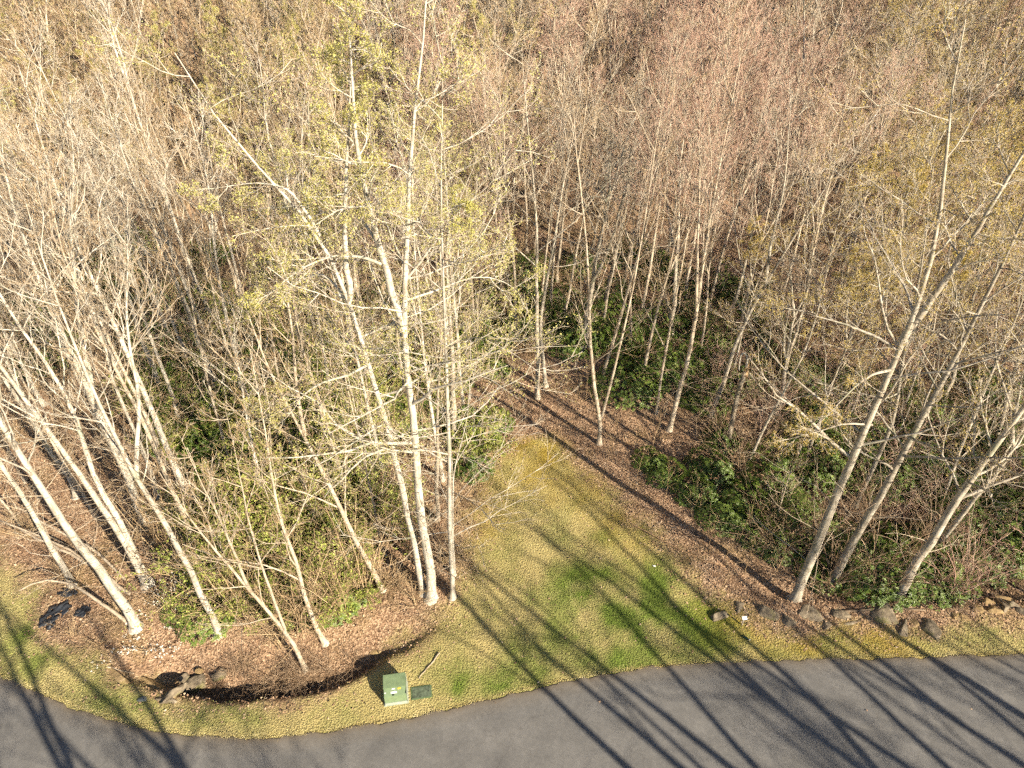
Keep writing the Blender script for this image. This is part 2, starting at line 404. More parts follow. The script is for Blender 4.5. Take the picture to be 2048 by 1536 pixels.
# ------------------------------------------------------------------ trees
def spawn(rng, Pp, Rp, m, t0, t1, ang, length, rr, trop, wig, k, rmin, prof=0.0, tip=.25, angj=.2, taper=1.0, flat=0.0):
    """m children on every parent polyline; returns points, radii"""
    n, kp, _ = Pp.shape
    t = t0+(t1-t0)*((np.arange(m)[None]+rng.random((n,m)))/m)
    f = t*(kp-1); i = np.minimum(f.astype(int), kp-2); fr = (f-i)[...,None]
    ar = np.arange(n)[:,None]
    A = Pp[ar,i]; B = Pp[ar,i+1]; pos = A+(B-A)*fr; tg = nrm(B-A)
    r = Rp[ar,i]*(1-fr[...,0])+Rp[ar,i+1]*fr[...,0]
    ref = np.where(np.abs(tg[...,2:3]) > .9, np.array([1.,0,0]), np.array([0,0,1.]))
    u = nrm(np.cross(tg, ref)); w_ = np.cross(tg, u)
    az = (np.arange(m)[None]*2.39996+rng.random((n,1))*6.283+rng.normal(0,.5,(n,m)))[...,None]
    a = (ang+rng.normal(0,angj,(n,m)))[...,None]
    d = np.cos(a)*tg+np.sin(a)*(np.cos(az)*u+np.sin(az)*w_)
    rel = (t-t0)/max(t1-t0, 1e-6)
    plen = np.linalg.norm(np.diff(Pp, axis=1), axis=2).sum(1)[:,None]
    L = length*plen*(1-prof*rel)*rng.uniform(.65,1.2,(n,m))
    r0 = np.maximum(np.minimum(r*rr*rng.uniform(.7,1.1,(n,m)), r*.85), rmin)
    pos = pos.reshape(-1,3); d = d.reshape(-1,3); L = L.reshape(-1,1); r0 = r0.reshape(-1)
    pts = [pos]; 
    for q in range(k-1):
        d = d+np.array([0,0,1.])*trop/(k-1)+rng.normal(0, wig, d.shape)
        d = nrm(d); pts.append(pts[-1]+d*L/(k-1))
    pts = np.stack(pts, 1)
    tt = np.linspace(0,1,k)[None]
    R = r0[:,None]*(1-(1-tip)*tt**taper)
    return pts, np.maximum(R, rmin*.6)

SPEC = {
 # tall straight tree with ascending limbs
 'pole':   dict(t0=.52, n1=19, a1=.70, l1=.26, tr1=.55, w1=.10, n2=5, n3=4, n4=3, bark='bark_tan', twig='twig_tan', leaf=None, nd=7),
 'pale':   dict(t0=.46, n1=19, a1=.72, l1=.25, tr1=.55, w1=.12, n2=5, n3=4, n4=3, bark='bark_pale', twig='twig_grey', leaf=None, nd=10),
 'maple':  dict(t0=.48, n1=17, a1=.52, l1=.34, tr1=.60, w1=.08, n2=6, n3=5, n4=4, bark='bark_tan', twig='twig_red', leaf=None, nd=4),
 'oak':    dict(t0=.46, n1=12, a1=.90, l1=.36, tr1=.45, w1=.22, n2=6, n3=5, n4=3, bark='bark_silver', twig='twig_grey', leaf=None, nd=4),
 'poplar': dict(t0=.34, n1=24, a1=1.15, l1=.24, tr1=.35, w1=.16, n2=6, n3=5, n4=3, bark='bark_pale', twig='twig_grey', leaf='leaf_lime', nd=5),
 'lime':   dict(t0=.45, n1=18, a1=.85, l1=.27, tr1=.45, w1=.12, n2=5, n3=4, n4=3, bark='bark_tan', twig='twig_tan', leaf='leaf_lime', nd=5),
 'gold':   dict(t0=.34, n1=24, a1=1.0, l1=.26, tr1=.40, w1=.15, n2=6, n3=4, n4=3, bark='bark_silver', twig='twig_grey', leaf='leaf_gold', nd=6),
 'young':  dict(t0=.25, n1=16, a1=.70, l1=.30, tr1=.55, w1=.10, n2=5, n3=4, n4=2, bark='bark_tan', twig='twig_tan', leaf=None, nd=5),
 'spread': dict(t0=.18, n1=20, a1=1.05, l1=.48, tr1=.25, w1=.10, n2=6, n3=4, n4=2, bark='bark_pale', twig='twig_grey', leaf=None, nd=3),
}
def build_tree(rng, stems, kind, dens=1.0, leafd=1.0, tw=1.0, n4=None, full=False):
    """stems: list of (points (k,3), base radius); returns (trunk mesh, crown mesh, leaf mesh or None)"""
    S = dict(SPEC[kind]); K = 16
    if full: S.update(t0=.30, n2=7, n3=6, l1=S['l1']*1.15)
    Pt = np.stack([smooth_poly(p, K, 2) for p, r in stems])
    tt = np.linspace(0, 1, K)
    R = np.stack([.86*r*((1-tt)**1.05*.93+.07) for p, r in stems])
    Hh = np.linalg.norm(np.diff(Pt, axis=1), axis=2).sum(1)[:,None]*tt[None]
    first = np.array([1.]+[0.]*(len(stems)-1))[:,None]
    wob = rng.normal(0, .35, Pt.shape)*R[...,None]; wob[:,0] = 0
    Pt = Pt+wob
    g = Geo(); tf = np.r_[0,.008,.02,.04, np.linspace(.08,1,14)]
    ip = lambda A: np.stack([np.interp(tf, tt, A[:,j]) for j in range(A.shape[1])], 1)
    Pf = np.stack([ip(q) for q in Pt]); Hf = np.linalg.norm(np.diff(Pt, axis=1), axis=2).sum(1)[:,None]*tf[None]
    Rf = np.stack([np.interp(tf, tt, q) for q in R])*(1+first*.9*np.exp(-Hf/.22)); g.tubes(Pf, Rf, 9, rng)
    m1 = max(3, int(S['n1']/math.sqrt(len(stems))*math.sqrt(dens)))
    main = np.array([st_[1] > .4*stems[0][1] for st_ in stems])
    P1, R1 = spawn(rng, Pt[main], R[main], max(3, int(S['n1']/math.sqrt(main.sum())*math.sqrt(dens))), S['t0'], .98, S['a1'], S['l1'], .50, S['tr1'], S['w1'], 7, .018*tw, .62)
    if not main.all():
        Pq, Rq = spawn(rng, Pt[~main], R[~main], 6, .35, 1., .7, .38, .55, .35, .16, 7, .014*tw, .3); P1 = np.concatenate([P1, Pq]); R1 = np.concatenate([R1, Rq])
    g.tubes(P1, R1, 5, rng)
    tr = g.mesh('trunk', [M[S['bark']]], True)
    c = Geo()
    if S['nd']:
        Pd, Rd = spawn(rng, Pt[:1], R[:1], S['nd']*2, .08, S['t0']+.1, 1.25, .11, .13, .15, .22, 5, .009*tw, -.3, .3)
        c.tubes(Pd, Rd, 3, rng)
        Pe, Re = spawn(rng, Pd, Rd, 4, .3, 1, .7, .45, .6, .3, .15, 3, .006*tw)
        c.tubes(Pe, Re, 3, rng)
    P2, R2 = spawn(rng, P1, R1, max(2,int(S['n2']*dens)), .18, .98, .70, .46, .5, .35, .14, 5, .011*tw, .45)
    c.tubes(P2, R2*1.25, 3, rng, 1)
    P3, R3 = spawn(rng, P2, R2, S['n3'], .2, 1., .62, .50, .6, .35, .14, 3, .0075*tw, .35)
    c.tubes(P3, R3, 3, rng)
    P4, R4 = spawn(rng, P3, R3, n4 or S['n4'], .25, 1., .55, .62, .7, .3, .1, 2, .0055*tw, .3)
    c.tubes(P4, R4, 3, rng)
    cr = c.mesh('crown', [M[S['twig']], M[S['bark']]])
    lf = None
    if S['leaf'] and leafd > 0:
        C = np.concatenate([P4[:,-1], P3[:,-1], P3[:,1], P4[:,0]*.4+P4[:,1]*.6]*3)
        keep = rng.random(len(C)) < .75*leafd; C = C[keep]+rng.normal(0,.045,(keep.sum(),3)); nn = len(C)
        D = nrm(rng.normal(size=(nn,3))+np.array([0,0,.2])); Sd = nrm(np.cross(D, rng.normal(size=(nn,3))))
        l = Geo(); sz = rng.uniform(.022,.05,nn)
        l.leaves(C, D, Sd, sz*1.25, sz*.5, rng.random(nn)); lf = l.mesh('leaves', [M[S['leaf']]])
    return tr, cr, lf
def tree_object(name, meshes, loc, rz=0, sc=1.0):
    e = obj(name, None, None, loc, (0,0,rz), (sc,sc,sc)); e.empty_display_size = .3
    obj('trunk', meshes[0], e); c = obj('crown', meshes[1], e)
    if meshes[2] is not None: obj('leaves', meshes[2], c)
    return e
def px_stem(base, path, Y0, lean=0.0, extra=0.0):
    """photo pixels of a trunk -> local points on the upright plane through its base"""
    pts = [np.zeros(3)]
    for i, (x, y) in enumerate(path):
        q = on_plane(x, y, Y0+lean*(i+1)); pts.append(q-base)
    if extra:
        d = nrm((pts[-1]-pts[-2])[None])[0]; d = nrm((d+np.array([0,0,.6]))[None])[0]; pts.append(pts[-1]+d*extra)
    return np.array(pts)
def key_tree(name, kind, base, paths, r, label, group=None, seed=0, extra=2.0, dens=1.0, leafd=1.0, lean=0.0, cat='tree', tw=1.0):
    rng = np.random.default_rng(1000+seed); b = P(*base); b[2] -= .08
    stems = []
    for i, p in enumerate(paths):
        fr_ = .62
        if isinstance(p, tuple): p, fr_ = p
        stems.append((px_stem(b, p, b[1], lean*(1 if i == 0 else -1), extra if fr_ > .5 else 0), r*(1 if i == 0 else .72)))
        if i > 0:      # later stems list their own start point first
            stems[-1] = (stems[-1][0][1:], r*fr_)
            if fr_ < .5: q = stems[-1][0]; q[:,1] += np.linspace(0, 1, len(q))*((i % 3)-1)*1.6
    ms = build_tree(rng, stems, kind, dens, leafd, tw)
    return tag(tree_object(name, ms, b), label, cat, group)

KEY = [
 # left stand
 ('pale_tree','pale',(272,1255),[[(235,1195),(175,1110),(113,1020),(20,883),(-60,740),(-130,560)]],.25,'thick pale leaning trunk at the road corner beside white blossoms'),
 ('pale_tree','pale',(292,1172),[[(262,1100),(205,1020),(103,866),(0,736),(-70,620),(-120,480)]],.19,'pale bare tree, front one of the pair rising behind the leaning corner trunk'),
 ('pale_tree','pale',(300,1165),[[(262,1095),(246,1037),(191,972),(167,883),(150,808),(68,691),(0,600),(-60,450)]],.18,'pale crooked tree with a kink halfway, back one of the pair behind the corner trunk'),
 ('pale_tree','pale',(292,1045),[[(273,1006),(212,852),(123,654),(75,560),(30,430),(0,300)],[(184,784),(150,600),(140,450),(150,330)]],.24,'tall pale double-stemmed tree left of the single straight white trunk'),
 ('pale_tree','pale',(388,1022),[[(328,880),(284,773),(219,626),(164,517),(110,380),(75,250)]],.20,'single straight white trunk standing alone above the evergreen thicket'),
 ('pale_tree','pale',(318,995),[[(280,880),(225,770),(215,700),(160,560),(110,420)]],.13,'thin greyish trunk just behind the straight white trunk'),
 ('slender_tree','young',(470,960),[[(430,820),(400,700),(380,590),(370,500),(345,380)]],.10,'slender tan tree in the thicket between white trunk and yellow-green trees'),
 ('slender_tree','young',(545,905),[[(500,800),(450,690),(420,560),(400,420)]],.10,'slender tan tree further back in the green thicket, leaning left'),
 ('slender_tree','young',(765,1180),[[(720,1090),(665,985),(610,870),(545,760),(500,640)],[(610,870),(590,760),(585,640),(560,540)]],.15,'thin forked trunk leaning left at the litter edge beside the big poplar clump'),
 ('slender_tree','young',(612,1340),[[(570,1260),(500,1180),(420,1090),(360,1010)],[(500,1180),(450,1060),(400,960)],[(570,1260),(520,1130),(490,1010),(470,900)]],.12,'low multi-stemmed tan tree leaning out over the roadside ditch'),
 ('slender_tree','young',(650,1285),[[(615,1220),(600,1150),(560,1040),(540,930),(520,800)]],.13,'stout short tan trunk rising from the litter behind the ditch'),
 ('slender_tree','young',(700,1010),[[(670,900),(640,800),(600,690),(575,560)]],.09,'thin tan stem in the brush left of the poplar clump'),
 ('slender_tree','young',(770,1110),[[(745,1000),(720,880),(690,760),(670,640)]],.08,'very thin stem close behind the left poplar trunk'),
 # poplar clump
 ('poplar_tree','poplar',(862,1195),[[(852,1100),(840,960),(822,830),(806,660),(812,500),(820,340),(830,190),(845,100)],[(806,660),(780,570),(735,410),(708,260),(705,160)],([(762,500),(720,448),(670,440),(620,462),(565,500)],.24),([(768,530),(720,497),(660,488),(600,510),(545,555)],.24),([(812,560),(860,500),(900,440),(945,418)],.2),([(815,600),(880,590),(950,575),(1010,600),(1040,640)],.2)],.26,'tallest pale poplar with yellow-green buds, thickest trunk of the central clump'),
 ('poplar_tree','poplar',(848,1185),[[(812,1010),(778,860),(740,740),(700,600),(660,500),(600,420),(530,350),(440,250)],[(700,600),(690,480),(690,350),(700,240)],([(712,640),(660,560),(620,566),(570,600),(530,630),(495,655)],.34),([(735,730),(700,738),(650,735),(590,772),(535,795)],.3),([(640,470),(590,385),(550,368),(500,365),(425,378)],.33)],.20,'pale poplar of the central clump curving left with arching limbs'),
 ('poplar_tree','poplar',(905,1195),[[(900,1090),(900,950),(896,800),(888,600),(884,480),(880,370),(885,250)]],.14,'slim upright pale poplar, right-hand trunk of the central clump'),
 ('poplar_tree','poplar',(926,830),[[(918,720),(912,637),(900,540),(895,430),(890,330)]],.14,'pale slim tree standing behind the right-hand poplar trunk'),
 ('poplar_tree','poplar',(885,960),[[(868,850),(850,735),(835,585),(828,470),(825,360)]],.13,'pale slim tree glimpsed between the two biggest poplar trunks'),
 ('poplar_tree','poplar',(775,980),[[(745,850),(715,720),(690,620),(650,500),(610,400)]],.13,'thin pale tree left of the poplar clump rising out of green brush'),
 ('spreading_sapling','spread',(908,1150),[[(905,1080),(904,1000),(908,930),(930,860)]],.09,'young whitish tree with bare twigs spreading over the lawn corner'),
 # clearing
 ('clearing_tree','oak',(1075,795),[[(1075,690),(1073,600),(1076,500),(1072,400),(1060,290),(1050,200)]],.17,'straight grey trunk at the back edge of the leafy clearing'),
 ('clearing_tree','oak',(1091,772),[[(1088,720),(1078,650),(1095,560),(1110,470),(1130,350),(1150,250)]],.16,'bowed brown trunk close beside the straight trunk at the back of the clearing'),
 ('clearing_tree','young',(1198,887),[[(1203,835),(1188,790),(1182,690),(1178,590),(1174,480),(1160,380),(1150,280)],[(1203,835),(1225,750),(1262,600),(1285,470),(1305,330),(1330,180)]],.15,'pale tree forking into a V near the ground in the leafy clearing'),
 ('clearing_tree','maple',(1200,770),[[(1225,690),(1250,600),(1285,480),(1310,370),(1335,240)]],.14,'leaning trunk behind the V-forked tree in the clearing'),
 ('clearing_tree','maple',(1278,650),[[(1292,580),(1308,480),(1325,370),(1345,240),(1350,140)]],.15,'straight trunk among evergreens right of the clearing back edge'),
 ('clearing_tree','maple',(1338,860),[[(1365,760),(1392,640),(1410,500),(1435,350),(1465,200)],[(1392,640),(1395,500),(1400,380),(1398,260)]],.17,'grey double trunk at the right rim of the leafy clearing'),
 ('clearing_tree','young',(1312,828),[[(1325,740),(1340,650),(1365,530),(1385,400),(1400,280)]],.10,'slim stem left of the grey double trunk at the clearing rim'),
 ('clearing_tree','oak',(1422,832),[[(1452,740),(1480,665),(1530,570),(1590,470),(1660,360)],[(1530,570),(1545,470),(1570,380),(1575,270)]],.17,'crooked leaning oak right of the clearing with wide pale crown'),
 ('clearing_tree','pole',(1122,650),[[(1140,570),(1160,470),(1180,360),(1190,260)]],.13,'thin trunk behind the evergreen bank at the back of the clearing'),
 ('clearing_tree','pole',(1100,640),[[(1103,560),(1110,480),(1125,380),(1140,270)]],.14,'grey trunk rising straight above the evergreen bank'),
 ('clearing_tree','oak',(1210,600),[[(1225,540),(1240,460),(1245,380),(1270,290),(1300,200)]],.16,'brown trunk deep in the evergreens behind the clearing'),
 # right stand
 ('budding_tree','gold',(1590,1200),[[(1610,1140),(1650,1040),(1705,920),(1762,790),(1800,690),(1850,570),(1880,440),(1890,310),(1900,200)],[(1800,690),(1870,590),(1930,500),(1990,400),(2048,310)],([(1795,700),(1760,685),(1700,672),(1640,668),(1590,660)],.26),([(1785,738),(1730,735),(1680,755),(1630,790),(1590,800)],.26),([(1745,850),(1690,845),(1640,862),(1570,880)],.2)],.26,'thickest leaning trunk with gold buds at the right end of the lawn'),
 ('budding_tree','gold',(1662,1170),[[(1700,1095),(1760,990),(1830,860),(1890,750),(1960,620),(2020,500),(2070,380)]],.24,'leaning grey trunk with gold buds just right of the thickest budding trunk'),
 ('budding_tree','gold',(1792,1200),[[(1830,1130),(1880,1050),(1960,930),(2048,820),(2130,690),(2200,560)]],.26,'bare leaning grey trunk rising from the dark evergreen by the rocks', ),
 ('budding_tree','gold',(1490,945),[[(1530,850),(1565,790),(1595,740),(1640,620),(1660,500),(1690,380)]],.10,'thin pale leaning stem with gold buds in the brush right of the clearing'),
 ('budding_tree','gold',(1710,1010),[[(1760,900),(1795,830),(1800,740),(1825,620),(1850,500),(1860,370)]],.15,'brown crooked stem with gold buds behind the thickest budding trunk'),
 ('budding_tree','gold',(1985,900),[[(2010,810),(2035,720),(2080,600),(2120,470)]],.17,'lichen-grey trunk at the far right edge above the dark hollow'),
 ('budding_tree','gold',(1880,1010),[[(1920,900),(1960,800),(2010,690),(2060,560),(2100,430)]],.12,'slim stem with gold buds between the two right-hand leaning trunks'),
]
for i, a in enumerate(KEY):
    ld = .2 if 'bare leaning' in a[5] else (.42 if a[1] == 'gold' else 1.0)
    if a[1] == 'poplar': ld = .62
    key_tree(*a, seed=i, leafd=ld, dens=1.0)

# snag with a broken, arched top
b = P(1455,892); b[2] -= .05
pts = px_stem(b, [(1466,830),(1478,775),(1492,742)], b[1]); pts = smooth_poly(pts, 10)
g = Geo(); rr_ = np.linspace(.15,.12,10)[None]; g.tubes(pts[None], rr_, 9, RNG, cap=True)
e = tag(obj('broken_snag', None, None, b), 'broken-off dead trunk with a splintered top and a hanging arched limb', 'tree')
obj('trunk', g.mesh('trunk', [M['bark_grey']], True), e)
g = Geo(); top = pts[-1]
sp = np.stack([np.stack([top+np.array([math.cos(a),math.sin(a),0])*.10-np.array([0,0,.3]), top+np.array([math.cos(a),math.sin(a),0])*.09+np.array([.02,0,h])]) for a, h in zip(np.linspace(0,6.2,9), RNG.uniform(.1,.75,9))])
g.tubes(sp, np.tile([[.05,.006]], (9,1)), 4, RNG); obj('splinters', g.mesh('splinters', [M['deadwood']]), e)
arch = smooth_poly(px_stem(b, [(1492,735),(1496,715),(1488,702),(1480,712),(1478,740)], b[1])[1:], 10)
g = Geo(); g.tubes(arch[None], np.linspace(.06,.03,10)[None], 6, RNG); obj('limb', g.mesh('limb', [M['bark_pale']], True), e)
g = Geo()
Pa, Ra = spawn(RNG, pts[None], rr_, 16, .5, 1., 1.4, .9, .15, -.5, .25, 6, .008, 0, .3); g.tubes(Pa, Ra, 3, RNG)
Pb, Rb = spawn(RNG, Pa, Ra, 5, .3, 1., .7, .4, .6, -.2, .2, 3, .006); g.tubes(Pb, Rb, 3, RNG)
obj('crown', g.mesh('crown', [M['twig_grey']]), e)

# tree prototypes for the woods
PROTO = {}
def generic_stems(rng, H, r, lead, wob=.02, lean=.04):
    k = 9; z = np.linspace(0, H, k); off = np.cumsum(rng.normal(0, H*wob, (k,2)), 0)*np.linspace(0,1,k)[:,None]
    l = rng.normal(0, lean, 2)*H
    p = np.c_[off+l*np.linspace(0,1,k)[:,None]**1.3, z]; st = [(p, r)]
    for j in range(lead):
        i = rng.integers(3, 6); a = rng.random()*6.28; L = H-z[i]
        q = [p[i]]; d = np.array([math.cos(a)*.45, math.sin(a)*.45, 1.])
        for s in range(5): q.append(q[-1]+nrm((d+np.array([0,0,.2*s])+rng.normal(0,.1,3))[None])[0]*L*.19)
        st.append((np.array(q), r*.6))
    return st
def protos(kind, count, Hr, rr, lead, dens=1.0, wob=.015, seed=0, tw=1.0, leafd=1.0, n4=None, store=None):
    out = []
    for i in range(count):
        rng = np.random.default_rng(seed*100+i); H = rng.uniform(*Hr)
        out.append(build_tree(rng, generic_stems(rng, H, rng.uniform(*rr), rng.integers(lead[0], lead[1]+1), wob), kind, dens, leafd, tw, n4, store is not None))
    (PROTO if store is None else store)[kind] = out
protos('pole', 3, (15,19), (.11,.17), (0,1), seed=1)
protos('pale', 3, (15,19), (.13,.19), (0,1), seed=2)
protos('maple', 3, (13,17), (.11,.16), (1,2), seed=3, tw=.9)
protos('oak', 3, (14,17), (.15,.22), (1,2), wob=.03, seed=4, tw=1.0)
protos('lime', 2, (13,17), (.11,.15), (0,1), seed=5)
protos('gold', 2, (12,16), (.11,.15), (0,1), seed=6, leafd=.7)
protos('young', 4, (7,12), (.05,.09), (0,2), seed=7)

FARP = {}
for i_, (kd_, c_, ld_) in enumerate([('pole',2,(0,1)),('pale',1,(0,1)),('maple',3,(1,2)),('oak',1,(1,2)),('lime',1,(0,1)),('gold',1,(0,1))]):
    protos(kd_, c_, (14,18), (.13,.19), ld_, 1.0, .02, 20+i_, 1.6, .6, 3, FARP)
# scatter
CLEAR = np.array([P0(*p) for p in [(740,1330),(820,1150),(925,1130),(940,1000),(960,900),(940,820),(980,730),(1120,720),(1230,760),(1330,850),(1440,1010),(1560,1180),(2100,1240),(2400,1300)]])
CLEAR = np.vstack([CLEAR, [(60,-20),(-60,-20),(-60,16.5)], [P0(*p) for p in [(-300,1150),(0,1130),(200,1260),(500,1330)]]])
def kind_at(rng, x, y, px, py):
    """which sort of tree grows where (by its place in the woods)"""
    r = rng.random(); far = y > 62
    if x < -4 and y < 30: return 'young' if r < .55 else ('pale' if r < .85 else 'pole')
    if px < 450 and py > 330: return 'pale' if r < .45 else ('young' if r < .55 else ('pole' if r < .9 else 'oak'))
    if px < 700: return 'lime' if r < .28 else ('pole' if r < .62 else ('pale' if r < .82 else 'young'))
    if px < 1000: return 'maple' if r < .38 else ('lime' if r < .55 else ('pole' if r < .75 else ('oak' if r < .88 else 'pale')))
    if px < 1500: return 'maple' if r < .55 else ('pole' if r < .75 else ('oak' if r < .92 else 'young'))
    if px < 1750 or py < 60: return 'maple' if r < .42 else ('oak' if r < .65 else ('gold' if r < .75 else ('pole' if r < .9 else 'young')))
    return 'gold' if r < .5 else ('oak' if r < .7 else ('maple' if r < .85 else 'young'))
KN = dict(pole='straight_tree', pale='pale_tree', maple='maple_tree', oak='oak_tree', lime='leafing_tree', gold='budding_tree', young='slender_tree')
LK = dict(pole='straight tan bare tree', pale='bare whitish-trunked tree', maple='reddish-twigged bare tree', oak='crooked grey bare tree', lime='tree with yellow-green leaflets', gold='tree with gold buds', young='slender young tree')
COLS = [(130,'by the left frame edge'),(300,'above the leaning corner trunk'),(480,'above the straight white trunk'),(660,'between white trunk and poplar clump'),(800,'just left of the poplar clump'),(980,'behind the poplar clump'),(1150,'behind the straight clearing trunk'),(1290,'behind the V-forked clearing tree'),(1430,'behind the grey double trunk'),(1600,'behind the crooked leaning oak'),(1760,'left of the thickest budding trunk'),(1920,'right of the thickest budding trunk'),(9999,'by the right frame edge')]
def zone(px, py):
    d = 'on the far slope' if py < 240 else 'deep in woods' if py < 420 else 'midway into woods' if py < 640 else 'at the woods front'
    return d+' '+next(n_ for lim, n_ in COLS if px < lim)
cand = []
rs = np.random.default_rng(42); pts_list = [P(*a[2])[:2] for a in KEY]
grid = {}
def free(x, y, d):
    for q in grid_near(x, y):
        if (q[0]-x)**2+(q[1]-y)**2 < d*d: return False
    return True
def grid_near(x, y):
    i, j = int(x//6), int(y//6)
    for a in (-1,0,1):
        for b_ in (-1,0,1):
            yield from grid.get((i+a, j+b_), ())
def grid_add(x, y): grid.setdefault((int(x//6), int(y//6)), []).append((x, y))
for q in pts_list: grid_add(*q)
XY = np.c_[rs.uniform(-120,120,14000), rs.uniform(15,150,14000)]
ins = inside(CLEAR, XY[:,0], XY[:,1])
dl = sdist(CLEAR, XY[:,0], XY[:,1])
places = []
for (x, y), c, d0 in zip(XY, ins, dl):
    if c or d0 > -0.8: continue
    if abs(x) > 10+y*.80 : continue
    sp = 2.4 if y < 45 else (2.75 if y < 70 else 3.3)
    if x > 7 and y < 33: sp = 3.0
    if x < -4 and y < 30: sp = 2.1
    if not free(x, y, sp): continue
    grid_add(x, y); places.append((x, y))
places = np.array(places); pz = terrain(places[:,0], places[:,1])
ppx, ppy, dep = project(np.c_[places, pz])
order = np.argsort(dep)
NIND = 268; nind = 0; farlist = []
for o_ in order:
    x, y = places[o_]; px, py = ppx[o_], ppy[o_]
    tpx, tpy, _ = project(np.array([x, y, pz[o_]+14]))
    kd = kind_at(rs, x, y, tpx, tpy); sc = rs.uniform(.68, 1.28) if y > 45 else rs.uniform(.75, 1.1); rz = rs.uniform(0, 6.28); ix = rs.integers(len(PROTO[kd]))
    if kd == 'young' and y > 55: kd = 'pole'; ix = ix % 3
    inview = -120 < px < 2170 or -60 < tpx < 2110
    if not inview and not (x > 0 and y < 60): continue
    if py < -70: continue
    if nind < NIND:
        src_ = FARP if (y > 52 and kd in FARP) else PROTO; ix = ix % len(src_[kd])
        e = tree_object(KN[kd], src_[kd][ix], (x, y, pz[o_]-.06), rz, sc)
        zz = zone(px, py); tag(e, LK[kd]+' '+zz, 'tree', LK[kd].replace('tree','trees')+' '+zz); nind += 1
    else: farlist.append((x, y, pz[o_]-.06, rz, sc, kd, ix % len(FARP[kd])))
print('trees individual', nind, 'far', len(farlist))

# the far woods: one mass, tree meshes instanced on points
if farlist:
    pcol = bpy.data.collections.new('far_woods_sources'); keys = []
    for kd in PROTO:
        for ix, ms in enumerate(PROTO[kd]):
            keys.append((kd, ix))
    def joined(ms):
        Vs, fs, vsn, mats_, off = [], [], [], [], 0
        for mi, m in enumerate([q for q in ms if q is not None]):
            nv = len(m.vertices); co = np.empty(nv*3, np.float32); m.vertices.foreach_get('co', co); Vs.append(co.reshape(-1,3))
            vv = np.empty(nv, np.float32); m.attributes['v'].data.foreach_get('value', vv); vsn.append(vv)
            li = np.empty(len(m.loops), np.int32); m.loops.foreach_get('vertex_index', li)
            kk = len(m.loops)//len(m.polygons); mz = np.empty(len(m.polygons), np.int32); m.polygons.foreach_get('material_index', mz); li = li.reshape(-1,kk)+off
            for q_ in range(len(m.materials)): fs.append((li[mz == q_], len(mats_)+q_))
            mats_ += list(m.materials); off += nv
        return mesh_np('far_tree', np.concatenate(Vs), fs, mats_, np.concatenate(vsn))
    def inst_object(name, mesh, pts):
        pm = bpy.data.meshes.new(name); pm.vertices.add(len(pts))
        A = np.array([[p[0],p[1],p[2]] for p in pts], np.float32); pm.vertices.foreach_set('co', A.ravel())
        for an, col in (('rz',3),('sc',4)):
            at = pm.attributes.new(an,'FLOAT','POINT'); at.data.foreach_set('value', np.array([p[col] for p in pts], np.float32))
        return pm
    used = sorted({(p[5],p[6]) for p in farlist}); src = {}
    for kk in used:
        so = bpy.data.objects.new('far_tree_source', joined(FARP[kk[0]][kk[1]])); pcol.objects.link(so); src[kk] = so
    pm = inst_object('far_woods', None, farlist)
    at = pm.attributes.new('ix','INT','POINT'); at.data.foreach_set('value', np.array([used.index((p[5],p[6])) for p in farlist], np.int32))
    fo = stuff(obj('far_woods', pm)); tag(fo, 'mass of bare reddish and tan treetops on the far hillside', 'woods')
    ng = bpy.data.node_groups.new('far_woods', 'GeometryNodeTree')
    ng.interface.new_socket('Geometry', in_out='INPUT', socket_type='NodeSocketGeometry'); ng.interface.new_socket('Geometry', in_out='OUTPUT', socket_type='NodeSocketGeometry')
    gi = ng.nodes.new('NodeGroupInput'); go = ng.nodes.new('NodeGroupOutput'); join = ng.nodes.new('GeometryNodeJoinGeometry')
    def named(nm, ty):
        q = ng.nodes.new('GeometryNodeInputNamedAttribute'); q.data_type = ty; q.inputs[0].default_value = nm; return q.outputs[0]
    rz_, sc_, ix_ = named('rz','FLOAT'), named('sc','FLOAT'), named('ix','INT')
    comb = ng.nodes.new('ShaderNodeCombineXYZ'); ng.links.new(rz_, comb.inputs[2])
    for i, kk in enumerate(used):
        oi = ng.nodes.new('GeometryNodeObjectInfo'); oi.inputs['Object'].default_value = src[kk]; oi.inputs['As Instance'].default_value = True
        cmp = ng.nodes.new('FunctionNodeCompare'); cmp.data_type = 'INT'; cmp.operation = 'EQUAL'
        ng.links.new(ix_, cmp.inputs[2]); cmp.inputs[3].default_value = i
        ip = ng.nodes.new('GeometryNodeInstanceOnPoints')
        ng.links.new(gi.outputs[0], ip.inputs['Points']); ng.links.new(cmp.outputs[0], ip.inputs['Selection']); ng.links.new(oi.outputs['Geometry'], ip.inputs['Instance'])
        ng.links.new(comb.outputs[0], ip.inputs['Rotation']); ng.links.new(sc_, ip.inputs['Scale'])
        ng.links.new(ip.outputs[0], join.inputs[0])
    ng.links.new(join.outputs[0], go.inputs[0])
    md = fo.modifiers.new('instances', 'NODES'); md.node_group = ng

